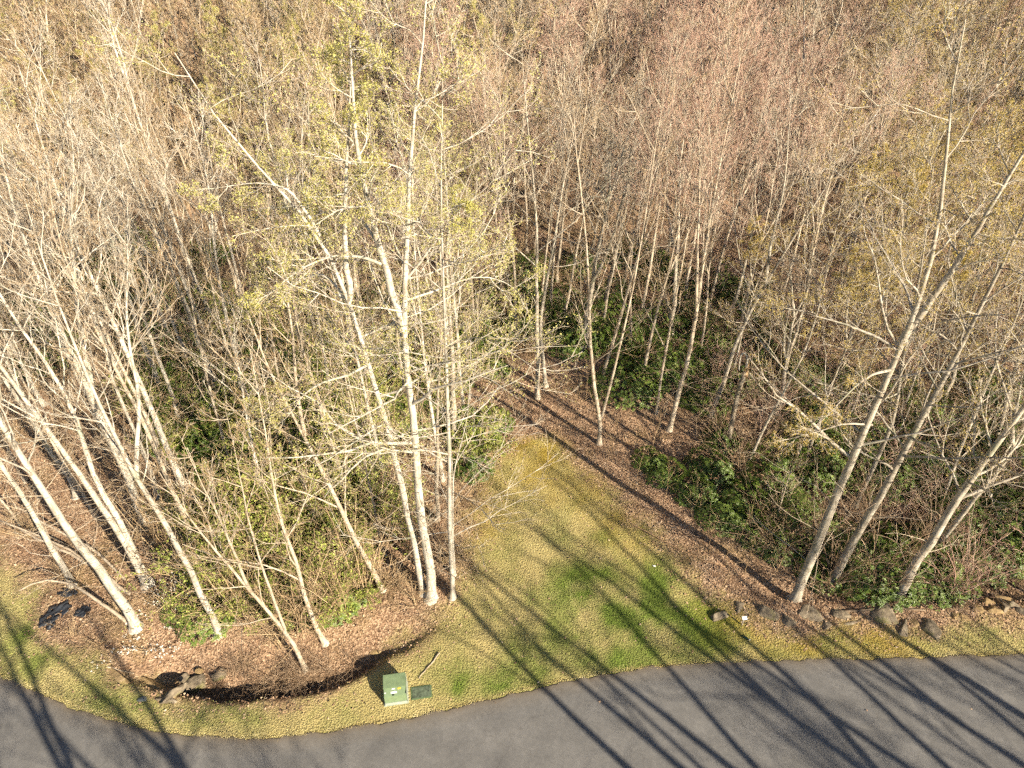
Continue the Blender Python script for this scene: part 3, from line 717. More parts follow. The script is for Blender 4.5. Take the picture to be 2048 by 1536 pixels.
# trees across the road, behind the viewpoint: their shadows fall over road and lawn
OFF = [(-12,-3),(-8,-5),(-4.5,-2),(-2.5,-4),(-.5,-3),(2,-9),(16.7,0),(18.4,-3),(21.3,-1),(23.5,-8),(25.8,0),(28,-2),(29.9,-5),(31.7,-1),(34.7,3),(36.8,1),(43.5,6),(49,7),(52,5),(55,8),(58,6),(62,9),(47.5,8),(50.5,3),(53.5,7),(56.5,4),(59.5,8),(64,7),(67,10),(70,8),(73,11),(61,3),(19,-10),(22.5,-14),(26.5,-12),(30.5,-14),(33,-9),(36,-12),(39,-10),(42,-13),(27,-18),(35,-17)]
rsr = np.random.default_rng(321); got = []
for q in range(400):
    x, y = rsr.uniform(31, 52), rsr.uniform(19, 44)
    if x < 29+max(0, y-22)*.78 or any((x-a)**2+(y-b_)**2 < 11 for a, b_ in got): continue
    got.append((x, y)); kd = ['oak','gold','maple','pole'][len(got) % 4]
    e = tree_object(KN[kd], PROTO[kd][len(got) % len(PROTO[kd])], (x, y, float(terrain(x,y))-.06), rsr.uniform(0,6.28), rsr.uniform(.95,1.15))
    tag(e, 'bare tree just outside the right frame edge, shading the right woods', 'tree', 'trees beyond the right frame edge')
PROTO['big'] = []
for i in range(3):
    rng = np.random.default_rng(900+i); PROTO['big'].append(build_tree(rng, generic_stems(rng, 22+i, .30, 1+i % 2, .02), 'oak' if i == 1 else 'pole', .8))
for i, (cx, y) in enumerate(OFF):
    x = cx-y                       # the base lies on the line x+y = cx, across the road
    rng = np.random.default_rng(500+i); kd = 'big' if round(cx,1) in (16.7,18.4,21.3,25.8,28,31.7,34.7,-4.5,-.5) else ['pole','pale','pole','oak'][i % 4]; ix = i % len(PROTO[kd])
    e = tree_object(KN.get(kd,'straight_tree'), PROTO[kd][ix], (x, y, float(terrain(x,y))-.06), rng.uniform(0,6.28), 1.0 if kd == 'big' else rng.uniform(1.05,1.25))
    tag(e, 'tall bare tree across the road outside the view, casting a long shadow', 'tree', 'trees across the road')

# ------------------------------------------------------------------ evergreen rhododendron bushes
def bush_mesh(rng, Rr, Hh, nshoot):
    th = rng.random(nshoot)*6.283; rad = np.sqrt(rng.random(nshoot))*Rr; 
    lump = .8+1.5*fbm(np.cos(th)*rad*1.3+5+Rr*9, np.sin(th)*rad*1.3+7, 3)
    top = Hh*(1-(rad/Rr)**2.2*.75)*lump*1.1
    z = top*(1-.55*rng.random(nshoot)**2.2)
    C = np.c_[rad*np.cos(th)*(.85+.5*lump), rad*np.sin(th)*(.85+.5*lump), np.maximum(z,.12)]
    out = nrm(np.c_[C[:,:2]/Rr*.9, np.full((nshoot,1), .9)]+rng.normal(0,.25,(nshoot,3)))
    g = Geo(); m = 8
    u = nrm(np.cross(out, np.array([.3,.2,1.]))); w_ = np.cross(out, u)
    az = (np.arange(m)[None]*6.283/m+rng.random((nshoot,1))*6.28+rng.normal(0,.2,(nshoot,m)))[...,None]
    el = rng.normal(.12,.28,(nshoot,m))[...,None]
    D = nrm((np.cos(az)*u[:,None]+np.sin(az)*w_[:,None])*np.cos(el)+out[:,None]*np.sin(el)).reshape(-1,3)
    CC = np.repeat(C, m, 0); S = nrm(np.cross(np.repeat(out, m, 0), D))
    L = rng.uniform(.10,.18,len(CC)); g.leaves(CC, D, S, L, L*.17, np.repeat(rng.random(nshoot), m)*.6+rng.random(len(CC))*.4)
    st = Geo(); ns = 22; i = rng.choice(nshoot, ns, False)
    a = np.c_[rng.normal(0,.15*Rr,(ns,2)), np.zeros(ns)]; mid = a*.5+C[i]*.5+np.c_[rng.normal(0,.1,(ns,2)), np.full(ns,.15)]
    st.tubes(np.stack([a, mid, C[i]], 1), np.tile([[.03,.02,.01]], (ns,1)), 4, rng)
    return st.mesh('stems', [M['bark_dark']]), g.mesh('leaves', [M['leaf_rhodo']])
BUSH = [bush_mesh(np.random.default_rng(60+i), r, h, nn) for i, (r, h, nn) in enumerate([(1.5,1.8,650),(1.8,2.3,850),(1.2,1.3,430),(2.2,2.6,1100)])]
RH = [
 ('evergreen bush in the bank beyond the clearing', 'evergreen bushes behind the clearing', [(955,700,1,1),(1010,668,3,.9),(1062,650,1,1),(1105,668,0,1),(1150,690,1,1),(1195,655,3,.9),(1240,690,1,1),(1255,775,1,1),(1300,745,3,1),(1345,730,1,1),(1390,745,0,1.1),(1310,660,3,.9),(1380,640,1,1),(1440,680,1,1),(1230,600,3,.9),(1120,600,1,1),(1030,600,1,1.1),(970,620,0,1.1),(1330,560,3,1),(1430,580,1,1.1),(1270,520,3,1),(1060,540,1,1),(1160,540,3,.9),(1500,620,1,1),(1530,690,0,1.2),(990,740,2,.8),(1410,800,0,.9),(1470,760,1,.9)]),
 ('low evergreen bush on the right clearing rim', 'low evergreen bushes along the clearing rim', [(1330,950,2,.9),(1300,925,2,.7),(1390,990,2,1),(1440,1035,0,.8),(1500,1060,2,1),(1550,1090,2,1),(1420,940,2,.9),(1440,880,2,1.),(1480,1000,2,.9)]),
 ('glossy dark evergreen bush near the rocks', 'dark evergreen bushes by the rocks', [(1740,1160,1,.9),(1800,1150,3,.8),(1850,1165,1,.9),(1900,1185,2,.9),(1700,1130,0,.9),(1760,1100,1,.9),(1860,1100,0,1),(1960,1120,2,1.1),(2010,1010,1,1),(1640,1150,2,.7)]),
 ('dark evergreen bush in the shady right woods', 'dark evergreen bushes in the shady right woods', [(1600,1040,0,1),(1560,960,1,1),(1650,940,1,1),(1700,880,1,1),(1620,860,3,.9),(1760,960,1,1),(1830,930,3,.9),(1900,980,1,1),(1960,920,1,1),(2030,900,3,1),(1860,840,1,1),(1780,800,1,1),(1690,780,3,.9),(1600,760,1,1),(1960,800,3,1),(2040,1080,1,1),(1930,1060,0,1.1)]),
 ('sunlit evergreen bush in the left thicket', 'sunlit evergreen bushes in the left thicket', [(440,1035,1,.9),(500,1085,1,.9),(560,1040,3,.8),(610,1000,1,1),(665,1060,1,1),(700,1095,2,1),(570,1130,1,.9),(630,1150,0,.9),(690,1180,2,1.1),(420,1130,0,.8),(480,1170,2,1),(540,1190,2,1.1),(600,1210,2,1),(655,1210,2,.9),(430,960,1,.8),(700,930,1,1),(745,900,1,.9),(640,920,1,1),(560,940,1,1),(490,900,1,1),(400,890,0,1),(345,870,0,1),(370,800,1,1),(440,820,1,1),(520,840,3,.9),(600,850,1,1),(680,840,3,.9),(750,800,1,1),(820,840,1,.9),(790,740,1,1),(700,750,3,1),(620,760,1,1),(540,740,1,1),(880,760,1,1),(850,690,3,1),(925,680,1,1),(760,1010,2,1),(380,1210,2,.8),(420,1240,2,.8)]),
 ('evergreen bush at the lawn back corner', 'evergreen bushes by the lawn corner', [(945,885,0,.8),(980,850,2,.9),(940,935,2,.9),(915,860,0,.9)]),
 ('half-hidden evergreen bush deep in the woods', 'evergreen bushes deep in the left woods', [(330,770,1,1),(300,700,3,1),(240,620,1,1),(60,640,1,1),(100,720,0,1),(210,560,3,1),(330,600,1,1),(430,620,3,1),(400,700,1,1),(500,640,1,1),(590,640,3,1),(160,600,1,1),(270,500,3,1),(420,520,1,1),(120,520,1,1),(560,540,1,1),(680,620,1,1),(760,620,3,1),(480,740,0,1)]),
]
rb = np.random.default_rng(11)
for lab, grp, L in RH:
    for px, py, ix, sc in L:
        p = P(px, py); s = sc*rb.uniform(.85,1.15)
        e = obj('evergreen_bush', None, None, (p[0], p[1], p[2]-.1), (0,0,rb.uniform(0,6.28)), (s*rb.uniform(.9,1.15), s, s*rb.uniform(.8,1.1)))
        obj('stems', BUSH[ix][0], e); obj('leaves', BUSH[ix][1], e); cn = next(n_ for lim, n_ in COLS if px < lim); tag(e, lab+' '+cn, 'bush', grp+' '+cn)

# ------------------------------------------------------------------ bare shrubs and saplings
def shrub_mesh(rng, Hh, ns, spread, twig, arch=.2, dens=5):
    a = np.c_[rng.normal(0,.12,(ns,2)), np.zeros(ns)]; az = rng.random(ns)*6.283; sl = rng.uniform(.1,1,ns)*spread
    d = nrm(np.c_[np.cos(az)*sl, np.sin(az)*sl, np.ones(ns)]); L = Hh*rng.uniform(.6,1.1,ns); pts = [a]
    for k in range(6):
        d = nrm(d+np.c_[np.cos(az)*arch*.3, np.sin(az)*arch*.3, -np.full(ns,arch*.25)]*(k/4)+rng.normal(0,.08,(ns,3))); pts.append(pts[-1]+d*L[:,None]/6)
    Pp = np.stack(pts,1); Rp = np.linspace(.022,.008,7)[None]*rng.uniform(.7,1.3,(ns,1))
    st = Geo(); st.tubes(Pp, Rp, 4, rng)
    g = Geo(); P2, R2 = spawn(rng, Pp, Rp, dens, .2, 1, .75, .38, .7, .25, .16, 4, .007, .3); g.tubes(P2, R2, 3, rng)
    P3, R3 = spawn(rng, P2, R2, 4, .2, 1, .7, .5, .7, .2, .15, 3, .0055, .2); g.tubes(P3, R3, 3, rng)
    return st.mesh('stems', [M[twig]]), g.mesh('twigs', [M[twig]])
SHR = {'tan':[shrub_mesh(np.random.default_rng(80+i), h, n_, s, 'twig_tan', a) for i,(h,n_,s,a) in enumerate([(3.4,16,.8,.25),(4.6,12,.5,.12),(2.6,20,1.1,.5)])],
       'brown':[shrub_mesh(np.random.default_rng(90+i), h, n_, s, 'twig_brown', a) for i,(h,n_,s,a) in enumerate([(3.8,22,1.0,.5),(4.8,16,.7,.3),(2.8,24,1.3,.7)])],
       'red':[shrub_mesh(np.random.default_rng(95+i), h, n_, s, 'twig_red', a) for i,(h,n_,s,a) in enumerate([(3.2,20,1.0,.5),(4.2,15,.7,.2)])]}
rs2 = np.random.default_rng(77); nsh = 0; grid2 = {}
XY = np.c_[rs2.uniform(-60,60,9000), rs2.uniform(15,62,9000)]
dl = sdist(CLEAR, XY[:,0], XY[:,1]); z_ = terrain(XY[:,0], XY[:,1]); sx, sy, sdp = project(np.c_[XY, z_])
taken = []
for (x, y), d0, z0, px, py in zip(XY, dl, z_, sx, sy):
    if d0 > -.5 or not (-60 < px < 2110) or py > 1260: continue
    sp = 1.5 if px > 1400 else 1.9
    if y > 45: sp = 2.6
    if px < 780 and py > 900 and rs2.random() < .35: continue
    if px < 420 and py > 850: sp = 2.4
    if any((x-a)**2+(y-b_)**2 < sp*sp for a, b_ in taken): continue
    taken.append((x, y))
    fam = ('brown' if rs2.random() < .6 else 'red') if px > 1400 else ('tan' if rs2.random() < .75 else 'brown')
    ix = rs2.integers(len(SHR[fam])); s = rs2.uniform(.7,1.2)
    e = obj('bare_shrub', None, None, (x, y, z0-.05), (0,0,rs2.uniform(0,6.28)), (s,s,s*rs2.uniform(.8,1.2)))
    obj('stems', SHR[fam][ix][0], e); obj('twigs', SHR[fam][ix][1], e)
    zz = zone(px, py); nm = dict(tan='leafless tan shrub', brown='tangled leafless brown shrub', red='leafless reddish shrub')[fam]
    tag(e, nm+' '+zz, 'shrub', nm.replace('shrub','shrubs')+' '+zz); nsh += 1
    if nsh >= 295: break
print('shrubs', nsh)
# shrubs breaking into small green leaf
def leafy(rng, i):
    st, tw_ = shrub_mesh(rng, [2.4,3.2,1.6][i], 16, [.8,.6,1.1][i], 'twig_tan', .3, 5)
    nv = len(tw_.vertices); co = np.empty(nv*3, np.float32); tw_.vertices.foreach_get('co', co); co = co.reshape(-1,3)
    C = co[rng.integers(0,nv,3200)]+rng.normal(0,.05,(3200,3)); D = nrm(rng.normal(size=C.shape)+np.array([0,0,.3])); S = nrm(np.cross(D, rng.normal(size=C.shape)))
    g = Geo(); L = rng.uniform(.05,.10,len(C)); g.leaves(C, D, S, L, L*.32, rng.random(len(C)))
    return st, tw_, g.mesh('leaves', [M['leaf_green']])
M['leaf_green'] = leafmat('small_green_leaves', [(0,(.14,.18,.035)), (.5,(.30,.35,.07)), (1,(.50,.50,.16))], .5, .3, .2)
LSH = [leafy(np.random.default_rng(140+i), i) for i in range(3)]
LP = [(400,1060),(430,1090),(470,1120),(520,1060),(550,1090),(590,1080),(640,1110),(530,1150),(590,1170),(640,1180),(690,1150),(700,1200),(480,1210),(430,1180),(560,1210),(470,1000),(530,980),(590,950),(660,980),(720,980),(690,880),(640,860),(580,880),(520,900),(450,880),(480,830),(560,800),(640,800),(720,840),(780,880),(800,800),(730,750),(660,720),(580,720),(500,700),(760,690),(830,640),(900,640),(880,700),(820,720),(940,760),(880,820),(740,1040),(780,1060),(960,900),(350,900),(300,830),(400,760),(680,1020),(620,1040)]
for i, (px, py) in enumerate(LP):
    p = P(px, py); ml = LSH[i%3]; s_c = 1.0+.12*(i%5)
    e = obj('leafing_shrub', None, None, (p[0],p[1],p[2]-.05), (0,0,i*1.7), (s_c,s_c,s_c)); obj('stems', ml[0], e); obj('twigs', ml[1], e); obj('leaves', ml[2], e)
    wh = ('low down' if py > 1040 else 'mid-thicket' if py > 850 else 'far back')+' '+next(n_ for lim, n_ in COLS if px < lim)
    tag(e, 'twiggy shrub in small green leaf '+wh, 'shrub', 'leafing shrubs '+wh)
for i, (px, py, s_c) in enumerate([(470,1352,.35),(520,1372,.45),(560,1362,.5),(610,1352,.45),(660,1342,.4),(705,1328,.35),(490,1338,.35),(590,1372,.4),(590,1330,.4),(200,1290,.4),(150,1270,.35),(250,1240,.45),(830,1210,.55),(790,1170,.6),(930,1130,.5),(955,1010,.5),(945,1060,.4)]):
    p = P(px, py); fam = 'brown' if i < 9 else 'tan'; ml = SHR[fam][2 if i % 2 else 0]
    e = obj('dead_brush', None, None, (p[0],p[1],p[2]-.05), (0,0,i*2.1), (s_c*1.3,s_c*1.3,s_c*.8)); obj('stems', ml[0], e); obj('twigs', ml[1], e)
    wh = 'hanging into the roadside ditch' if i < 9 else 'around the leaning corner trunk' if i < 12 else 'at the feet of the poplar clump' if i < 14 else 'along the left lawn edge'
    tag(e, 'low clump of dead brown brush '+wh, 'brush', 'dead brush '+wh)
for i, (px, py) in enumerate([(440,1230),(500,1255),(555,1240),(600,1265),(560,1290),(690,1230),(640,1260),(730,1200),(470,1190),(700,1150),(380,1150),(340,1120)]):
    p = P(px, py); ml = SHR['tan'][i % 2]; s_c = .75+.1*(i % 4)
    e = obj('tan_brush', None, None, (p[0],p[1],p[2]-.05), (0,0,i*1.9), (s_c,s_c,s_c*1.15)); obj('stems', ml[0], e); obj('twigs', ml[1], e)
    wh = ['above the ditch','near the straight white trunk','beside the thin forked trunk'][0 if py > 1225 else 1 if px < 480 else 2]
    tag(e, 'tall bare tan brush at the front of the green thicket '+wh, 'brush', 'tall tan brush '+wh)
# thin saplings standing in the clearing and at its edges
def sap_mesh(rng, Hh):
    st = Geo(); k = 7; p = np.c_[np.cumsum(rng.normal(0,.04,(k,2)),0), np.linspace(0,Hh,k)][None]; R = np.linspace(.018,.006,k)[None]
    st.tubes(p, R, 5, rng); g = Geo()
    P2, R2 = spawn(rng, p, R, 12, .25, .98, .8, .35, .7, .3, .1, 4, .0055, .5); g.tubes(P2, R2, 3, rng)
    P3, R3 = spawn(rng, P2, R2, 3, .3, 1, .6, .5, .7, .2, .1, 2, .005); g.tubes(P3, R3, 3, rng)
    return st.mesh('trunk', [M['twig_tan']]), g.mesh('twigs', [M['twig_tan']])
SAP = [sap_mesh(np.random.default_rng(120+i), h) for i, h in enumerate([2.6,3.4,2.0])]
for i, (px, py) in enumerate([(1132,790),(1170,800),(1212,925),(1222,920),(1276,955),(1275,900),(1330,1000),(1380,1060),(1150,820),(1255,850),(1302,905),(1415,1095),(1450,1130),(1490,1150),(1400,1030),(1080,830),(1520,1120),(1440,1180),(1545,1165),(1475,1090),(1020,800),(985,790)]):
    p = P(px, py); e = obj('sapling', None, None, (p[0],p[1],p[2]-.03), (0,0,i*1.3), (1,1,.8+.1*(i%4)))
    obj('trunk', SAP[i%3][0], e); obj('twigs', SAP[i%3][1], e)
    tag(e, 'thread-thin bare sapling in the leaf litter of the clearing', 'sapling', 'saplings in the clearing')

# ------------------------------------------------------------------ grass, fallen leaves
def scatter_px(rng, n, x0, x1, y0, y1): return rng.uniform(x0,x1,n), rng.uniform(y0,y1,n)
rg = np.random.default_rng(5)
x, y = scatter_px(rg, 420000, -27, 27, 12.8, 33)
xe = rg.uniform(-22,22,16000); x = np.r_[xe, x]; y = np.r_[np.interp(xe, ROAD[:,0], ROAD[:,1])+rg.normal(.03,.06,16000), y]
ok = (lawn_mask(x, y) > rg.uniform(.15,1,len(x))) & ((road_north(x, y) > .0) | (np.arange(len(x)) < 16000))
mo = moss_mask(x, y); ok &= rg.random(len(x)) > mo*.75
vx, vy, _ = project(np.c_[x, y, 0*x]); ok &= (vx > -60) & (vx < 2110)
x, y = x[ok][:170000], y[ok][:170000]; z = terrain(x, y); nn = len(x)
gmask = np.clip(green_mask(x, y)+rg.normal(0,.22,nn), 0, 1)*sstep(-.05,.4,road_north(x,y))
hgt = rg.uniform(.012,.036,nn)*(1+.5*gmask); az = rg.random(nn)*6.283; lean = rg.uniform(.2,1.3,nn)
B = np.c_[np.cos(az), np.sin(az), 0*az]; S = np.c_[-np.sin(az), np.cos(az), 0*az]; wd = rg.uniform(.008,.018,nn)[:,None]
base = np.c_[x, y, z-.004+.02*(road_north(x,y) < 0)]; tip = base+B*(hgt*lean)[:,None]+np.c_[0*x,0*x,hgt]
V = np.stack([base-S*wd, base+S*wd, tip], 1).reshape(-1,3); Fq = np.arange(nn*3).reshape(nn,3)
gme = mesh_np('grass', V, [(Fq,0)], [M['grass']], np.repeat(np.clip(.45+1.5*fbm(x*.7+20, y*.7, 4)+.8*fbm(x*5, y*5, 2)+rg.normal(0,.16,nn),0,1),3), False, dict(g=np.repeat(gmask,3)))
tag(stuff(obj('grass', gme)), 'short straw-coloured and green lawn grass along the road', 'grass')
print('grass', nn)
x, y = scatter_px(rg, 330000, -30, 32, 14, 44)
lmk = lawn_mask(x, y); ok = (rg.random(len(x)) > lmk*(.90+.08*sstep(.3,2.5,road_north(x,y)*0+sdist(LAWN,x,y)))) & ((road_north(x, y) > .05) | ((road_north(x, y) > -3.5) & (rg.random(len(x)) < .05)))
vx, vy, vd = project(np.c_[x, y, terrain(x,y)]); ok &= (vx > -40) & (vx < 2090) & (rg.random(len(x)) < np.where(y < 37, 1, .4))
x, y = x[ok][:105000], y[ok][:105000]; z = terrain(x, y)+.06*(road_north(x, y) < 0); nn = len(x); print('litter', nn)
D = nrm(np.c_[rg.normal(size=(nn,2)), rg.normal(0,.35,nn)]); S = nrm(np.cross(D, np.c_[rg.normal(0,.5,(nn,2)), np.ones(nn)])); L = rg.uniform(.05,.13,nn)
g = Geo(); cl = np.clip(.5+1.6*fbm(x*.8, y*.8, 3)*.5+rg.normal(0,.22,nn), 0, 1)
g.leaves(np.c_[x,y,z+rg.uniform(.005,.05,nn)], D, S, L, L*.36, cl)
tag(stuff(obj('leaf_litter', g.mesh('leaf_litter', [M['litter']]))), 'carpet of fallen brown leaves under the trees and across the clearing', 'leaf litter')

# ------------------------------------------------------------------ rocks
def rock_mesh(rng, sx, sy, sz, m, sub=3):
    bm = bmesh.new(); q = rng.normal(size=(15,3)); q = nrm(q)*rng.uniform(.75,1.05,(15,1)); q = np.sign(q)*np.abs(q)**.75
    for c in q: bm.verts.new(c)
    res = bmesh.ops.convex_hull(bm, input=list(bm.verts)); bmesh.ops.delete(bm, geom=[v for v in res['geom_interior'] if isinstance(v, bmesh.types.BMVert)], context='VERTS')
    bmesh.ops.bevel(bm, geom=list(bm.edges), offset=.05, segments=1, affect='EDGES')
    bmesh.ops.triangulate(bm, faces=list(bm.faces)); bmesh.ops.subdivide_edges(bm, edges=[e_ for e_ in bm.edges if e_.calc_length() > .3], cuts=2, use_grid_fill=True)
    bmesh.ops.triangulate(bm, faces=list(bm.faces))
    co = np.array([v.co for v in bm.verts]); o1 = rng.uniform(0,50)
    co = co*(1+.22*fbm(co[:,0]*2.2+co[:,2]*1.3+o1, co[:,1]*2.2-co[:,2], 4)[:,None])*np.array([sx,sy,sz])
    for v, c in zip(bm.verts, co): v.co = c
    me = bpy.data.meshes.new('boulder'); bm.to_mesh(me); bm.free(); me.materials.append(M[m])
    return me
def rock(px, py, sx, sy, sz, m, label, cat='rock', rz=None, group=None, up=.15, name='boulder', tilt=0.0, seed=0):
    rng = np.random.default_rng(int(px*7+py)+seed); p = P(px, py)
    o = obj(name, rock_mesh(rng, sx, sy, sz, m), None, (p[0],p[1],p[2]+sz*up), (tilt, tilt*.5, rng.uniform(0,6.28) if rz is None else rz))
    return tag(o, label, cat, group)
rock(400,1346,.24,.18,.2,'rock_tan','round orange-tan stone at the head of the roadside ditch',up=.5)
rock(392,1372,.75,.32,.40,'rock','dark slab lying in the shaded roadside ditch',rz=.5)
rock(350,1388,.7,.2,.30,'rock','long tilted slab at the near end of the ditch',rz=.9,tilt=.3)
rock(300,1372,.85,.32,.22,'rock_tan','broad flat tan slab on the ditch lip by the road bend',rz=-.35)
rock(232,1353,.95,.22,.20,'rock_tan','long flat tan slab furthest left on the ditch lip',rz=-.55)
rock(288,1399,.30,.13,.10,'slate','small blue-grey slab sunk in the grass by the ditch',rz=.2)
rock(334,1400,.55,.14,.16,'rock','narrow grey slab edge at the near rim of the ditch',rz=-.1)
rock(440,1352,.4,.3,.3,'rock','mossy stone on the far bank of the ditch')
rock(370,1360,.3,.25,.25,'rock','small mossy stone left of the orange-tan ditch stone')
rock(232,1301,.16,.12,.08,'rock_tan','pale flat stone in the litter below the blossoms')
rock(750,1305,.30,.14,.08,'rock_tan','flat tan stone in the litter behind the green cabinet',rz=.2)
rock(1308,1132,.09,.06,.05,'white','small whitish stone on the lawn edge')
RT = [(1533,1225,.45,.30,.42,'rock','upright blocky boulder behind the small white marker'),(1440,1232,.42,.22,.3,'rock','dark low boulder left of the small white marker'),(1625,1236,.62,.4,.35,'rock','dark flat boulder below the thickest leaning trunk'),
 (1680,1232,.40,.3,.3,'rock','mossy boulder between two gaps in the rock row'),(1712,1244,.70,.42,.38,'rock','large pale lichened boulder in the middle of the rock row'),(1770,1225,.55,.5,.40,'rock','green mossy boulder under the bare leaning trunk'),(1800,1256,.65,.28,.26,'rock','long low boulder in front of the mossy one'),
 (1825,1247,.28,.2,.2,'rock_tan','small reddish tan stone in a gap of the rock row'),(1860,1257,.50,.3,.28,'rock','smooth grey boulder at the grass edge'),(1650,1252,.28,.2,.2,'rock','small boulder stepping down to the grass'),
 (1905,1228,.26,.2,.2,'rock_tan','small tan rubble stone left of the pale rubble cluster'),(1930,1236,.2,.16,.14,'rock_tan','tiny tan rubble stone at the grass edge'),(1955,1218,.24,.2,.2,'rock_tan','small pale rubble stone'),(1975,1205,.30,.24,.24,'rock_tan','tan rubble stone at the top of the rubble cluster'),
 (1990,1222,.32,.22,.3,'rock_tan','upright tan rubble stone'),(2005,1202,.36,.28,.22,'rock_tan','flat tan rubble stone behind the upright one'),(2012,1216,.28,.2,.26,'rock','grey upright rubble stone near the frame edge'),(2035,1212,.34,.28,.24,'rock','rounded grey rubble stone near the frame edge'),(2044,1228,.3,.24,.3,'rock','greenish rubble stone cut by the frame edge'),
 (1888,1208,.3,.22,.16,'rock','half-buried stone in the dark litter'),(1480,1215,.3,.2,.22,'rock','dark stone among dead stems above the marker'),(1575,1240,.35,.25,.22,'rock','half-buried boulder right of the upright blocky one')]
for a in RT: rock(a[0],a[1],a[2]*1.4,a[3]*1.45,a[4]*1.25,a[5],a[6],up=-.36)

# ------------------------------------------------------------------ green transformer cabinet
import bmesh
def box_mesh(name, x0,x1,y0,y1,z0,z1,m,bev=.012, shear=None):
    bm = bmesh.new(); bmesh.ops.create_cube(bm, size=1)
    for v in bm.verts:
        v.co = Vector((x0 if v.co.x<0 else x1, y0 if v.co.y<0 else y1, z0 if v.co.z<0 else z1))
        if shear: v.co = Vector(shear(v.co))
    if bev: bmesh.ops.bevel(bm, geom=list(bm.edges), offset=bev, segments=2, affect='EDGES')
    me = bpy.data.meshes.new(name); bm.to_mesh(me); bm.free(); me.materials.append(M[m]); return me
p = P(793,1384); rzc = math.radians(9)
e = tag(obj('transformer_cabinet', None, None, (p[0],p[1]-.1,p[2]-.03), (0,0,rzc)), 'green metal transformer cabinet standing in the grass by the road', 'cabinet')
W = .44
obj('pad', box_mesh('pad', -W-.05,W+.05,-.45,.50,-.1,.05,'edge_grey',.01), e)
obj('body', box_mesh('body', -W,W,-.06,.46,.05,.74,'green_paint',.015), e)
hood = obj('hood', box_mesh('hood', -W-.012,W+.012,-.12,.475,.742,.79,'green_paint',.012), e)
fd = obj('front_door', box_mesh('front_door', -W,W,-.40,-.062,.05,.72,'green_paint',.015, lambda c: (c.x, c.y, c.z-(.10 if (c.y < -.2 and c.z > .4) else 0))), e)
ang = math.atan2(.10,.338)
def on_door(name, x, yq, sx, sy, m, th=.006):
    z = .72-.10*((-.062-yq)/.338)+.002
    o = obj(name, box_mesh(name, -sx/2,sx/2,-sy/2,sy/2,0,th,m,0), fd, (x,yq,z), (ang,0,0)); return o
on_door('sticker', -.04, -.26, .24, .075, 'white'); on_door('sticker', -.05, -.13, .13, .04, 'white'); on_door('warning_label', .18, -.14, .14, .07, 'yellow'); on_door('sticker', -.38, -.24, .05, .035, 'white')
lk = on_door('lock', -.06, -.355, .07, .035, 'dark_metal', .03)
obj('sill', box_mesh('sill', -W,W,-.435,-.402,.05,.20,'edge_grey',.008), e)
obj('edge_strip', box_mesh('edge_strip', W+.014,W+.03,-.40,.47,.06,.70,'edge_grey',.004), e)
p = P(843,1385)
e = tag(obj('utility_vault', None, None, (p[0],p[1],p[2]+.012), (0,0,math.radians(9))), 'flat grey-green utility box lid set in the grass right of the cabinet', 'utility cover')
obj('rim', box_mesh('rim', -.42,.42,-.27,.27,-.12,.022,'green_dark',.012), e); ld = obj('lid', box_mesh('lid', -.375,.375,-.225,.225,.0,.036,'vault',.01), e)
obj('bolt', box_mesh('bolt', -.30,-.26,-.02,.02,.036,.044,'dark_metal',.004), ld); obj('bolt', box_mesh('bolt', .26,.30,-.02,.02,.036,.044,'dark_metal',.004), ld)

# ------------------------------------------------------------------ sticks, logs, marker, fabric, blossoms
def limb_thing(name, pxpts, r0, r1, m, label, cat='branch', z=.04, lift=None, sides=6, group=None):
    pts = np.array([P(*q) for q in pxpts]); base = pts[0].copy(); 
    for i in range(len(pts)): pts[i,2] += z+(lift[i] if lift else 0)
    q = smooth_poly(pts-base, 12); g = Geo(); g.tubes(q[None]+RNG.normal(0,r0*.3,(1,12,3)), np.linspace(r0,r1,12)[None], sides, RNG, cap=True)
    return tag(obj(name, g.mesh(name, [M[m]], True), None, base), label, cat, group)
limb_thing('fallen_stick', [(879,1306),(866,1324),(852,1340),(838,1358)], .035,.015,'stick','short bleached stick lying in the grass above the utility lid')
limb_thing('fallen_stick', [(215,1334),(232,1338),(250,1345),(270,1348)], .03,.015,'stick','pale crooked stick on the litter above the ditch slabs')
limb_thing('fallen_log', [(262,1190),(200,1150),(140,1125),(60,1095)], .09,.05,'stick','long pale leaning pole behind the corner trunk, lowest of the bundle', lift=[0,.5,.9,1.3])
limb_thing('fallen_log', [(235,1178),(180,1135),(110,1105),(30,1085)], .08,.04,'stick','long pale leaning pole behind the corner trunk, middle of the bundle', lift=[0,.6,1.1,1.6])
limb_thing('fallen_log', [(250,1160),(200,1115),(120,1085),(50,1050)], .07,.04,'stick','long pale leaning pole behind the corner trunk, highest of the bundle', lift=[0,.5,1.1,1.6])
limb_thing('leaning_stem', [(276,1262),(225,1232),(165,1197),(115,1190),(60,1215)], .10,.03,'stick','low pale stem bending left from the foot of the corner trunk', lift=[0,.5,1.0,1.2,1.2])
limb_thing('fallen_branch', [(1265,1050),(1330,1085),(1400,1120),(1450,1135)], .025,.01,'deadwood','thin dead branch lying along the lawn edge', z=.05)
limb_thing('fallen_log', [(1690,1225),(1780,1215),(1850,1222)], .06,.04,'bark_dark','dark log lying behind the rock row')
p = P(1484,1250)
e = tag(obj('marker_sign', None, None, (p[0],p[1],p[2]-.05), (0,0,.1)), 'small blank white marker plate on a short post by the rocks', 'sign')
obj('post', box_mesh('post', -.03,.03,-.02,.02,0,.62,'post',.006), e)
obj('plate', box_mesh('plate', -.11,.11,-.075,.075,0,.014,'white',.003), e, (0,-.02,.60), (math.radians(38),0,0))
p = P(1492,1277)
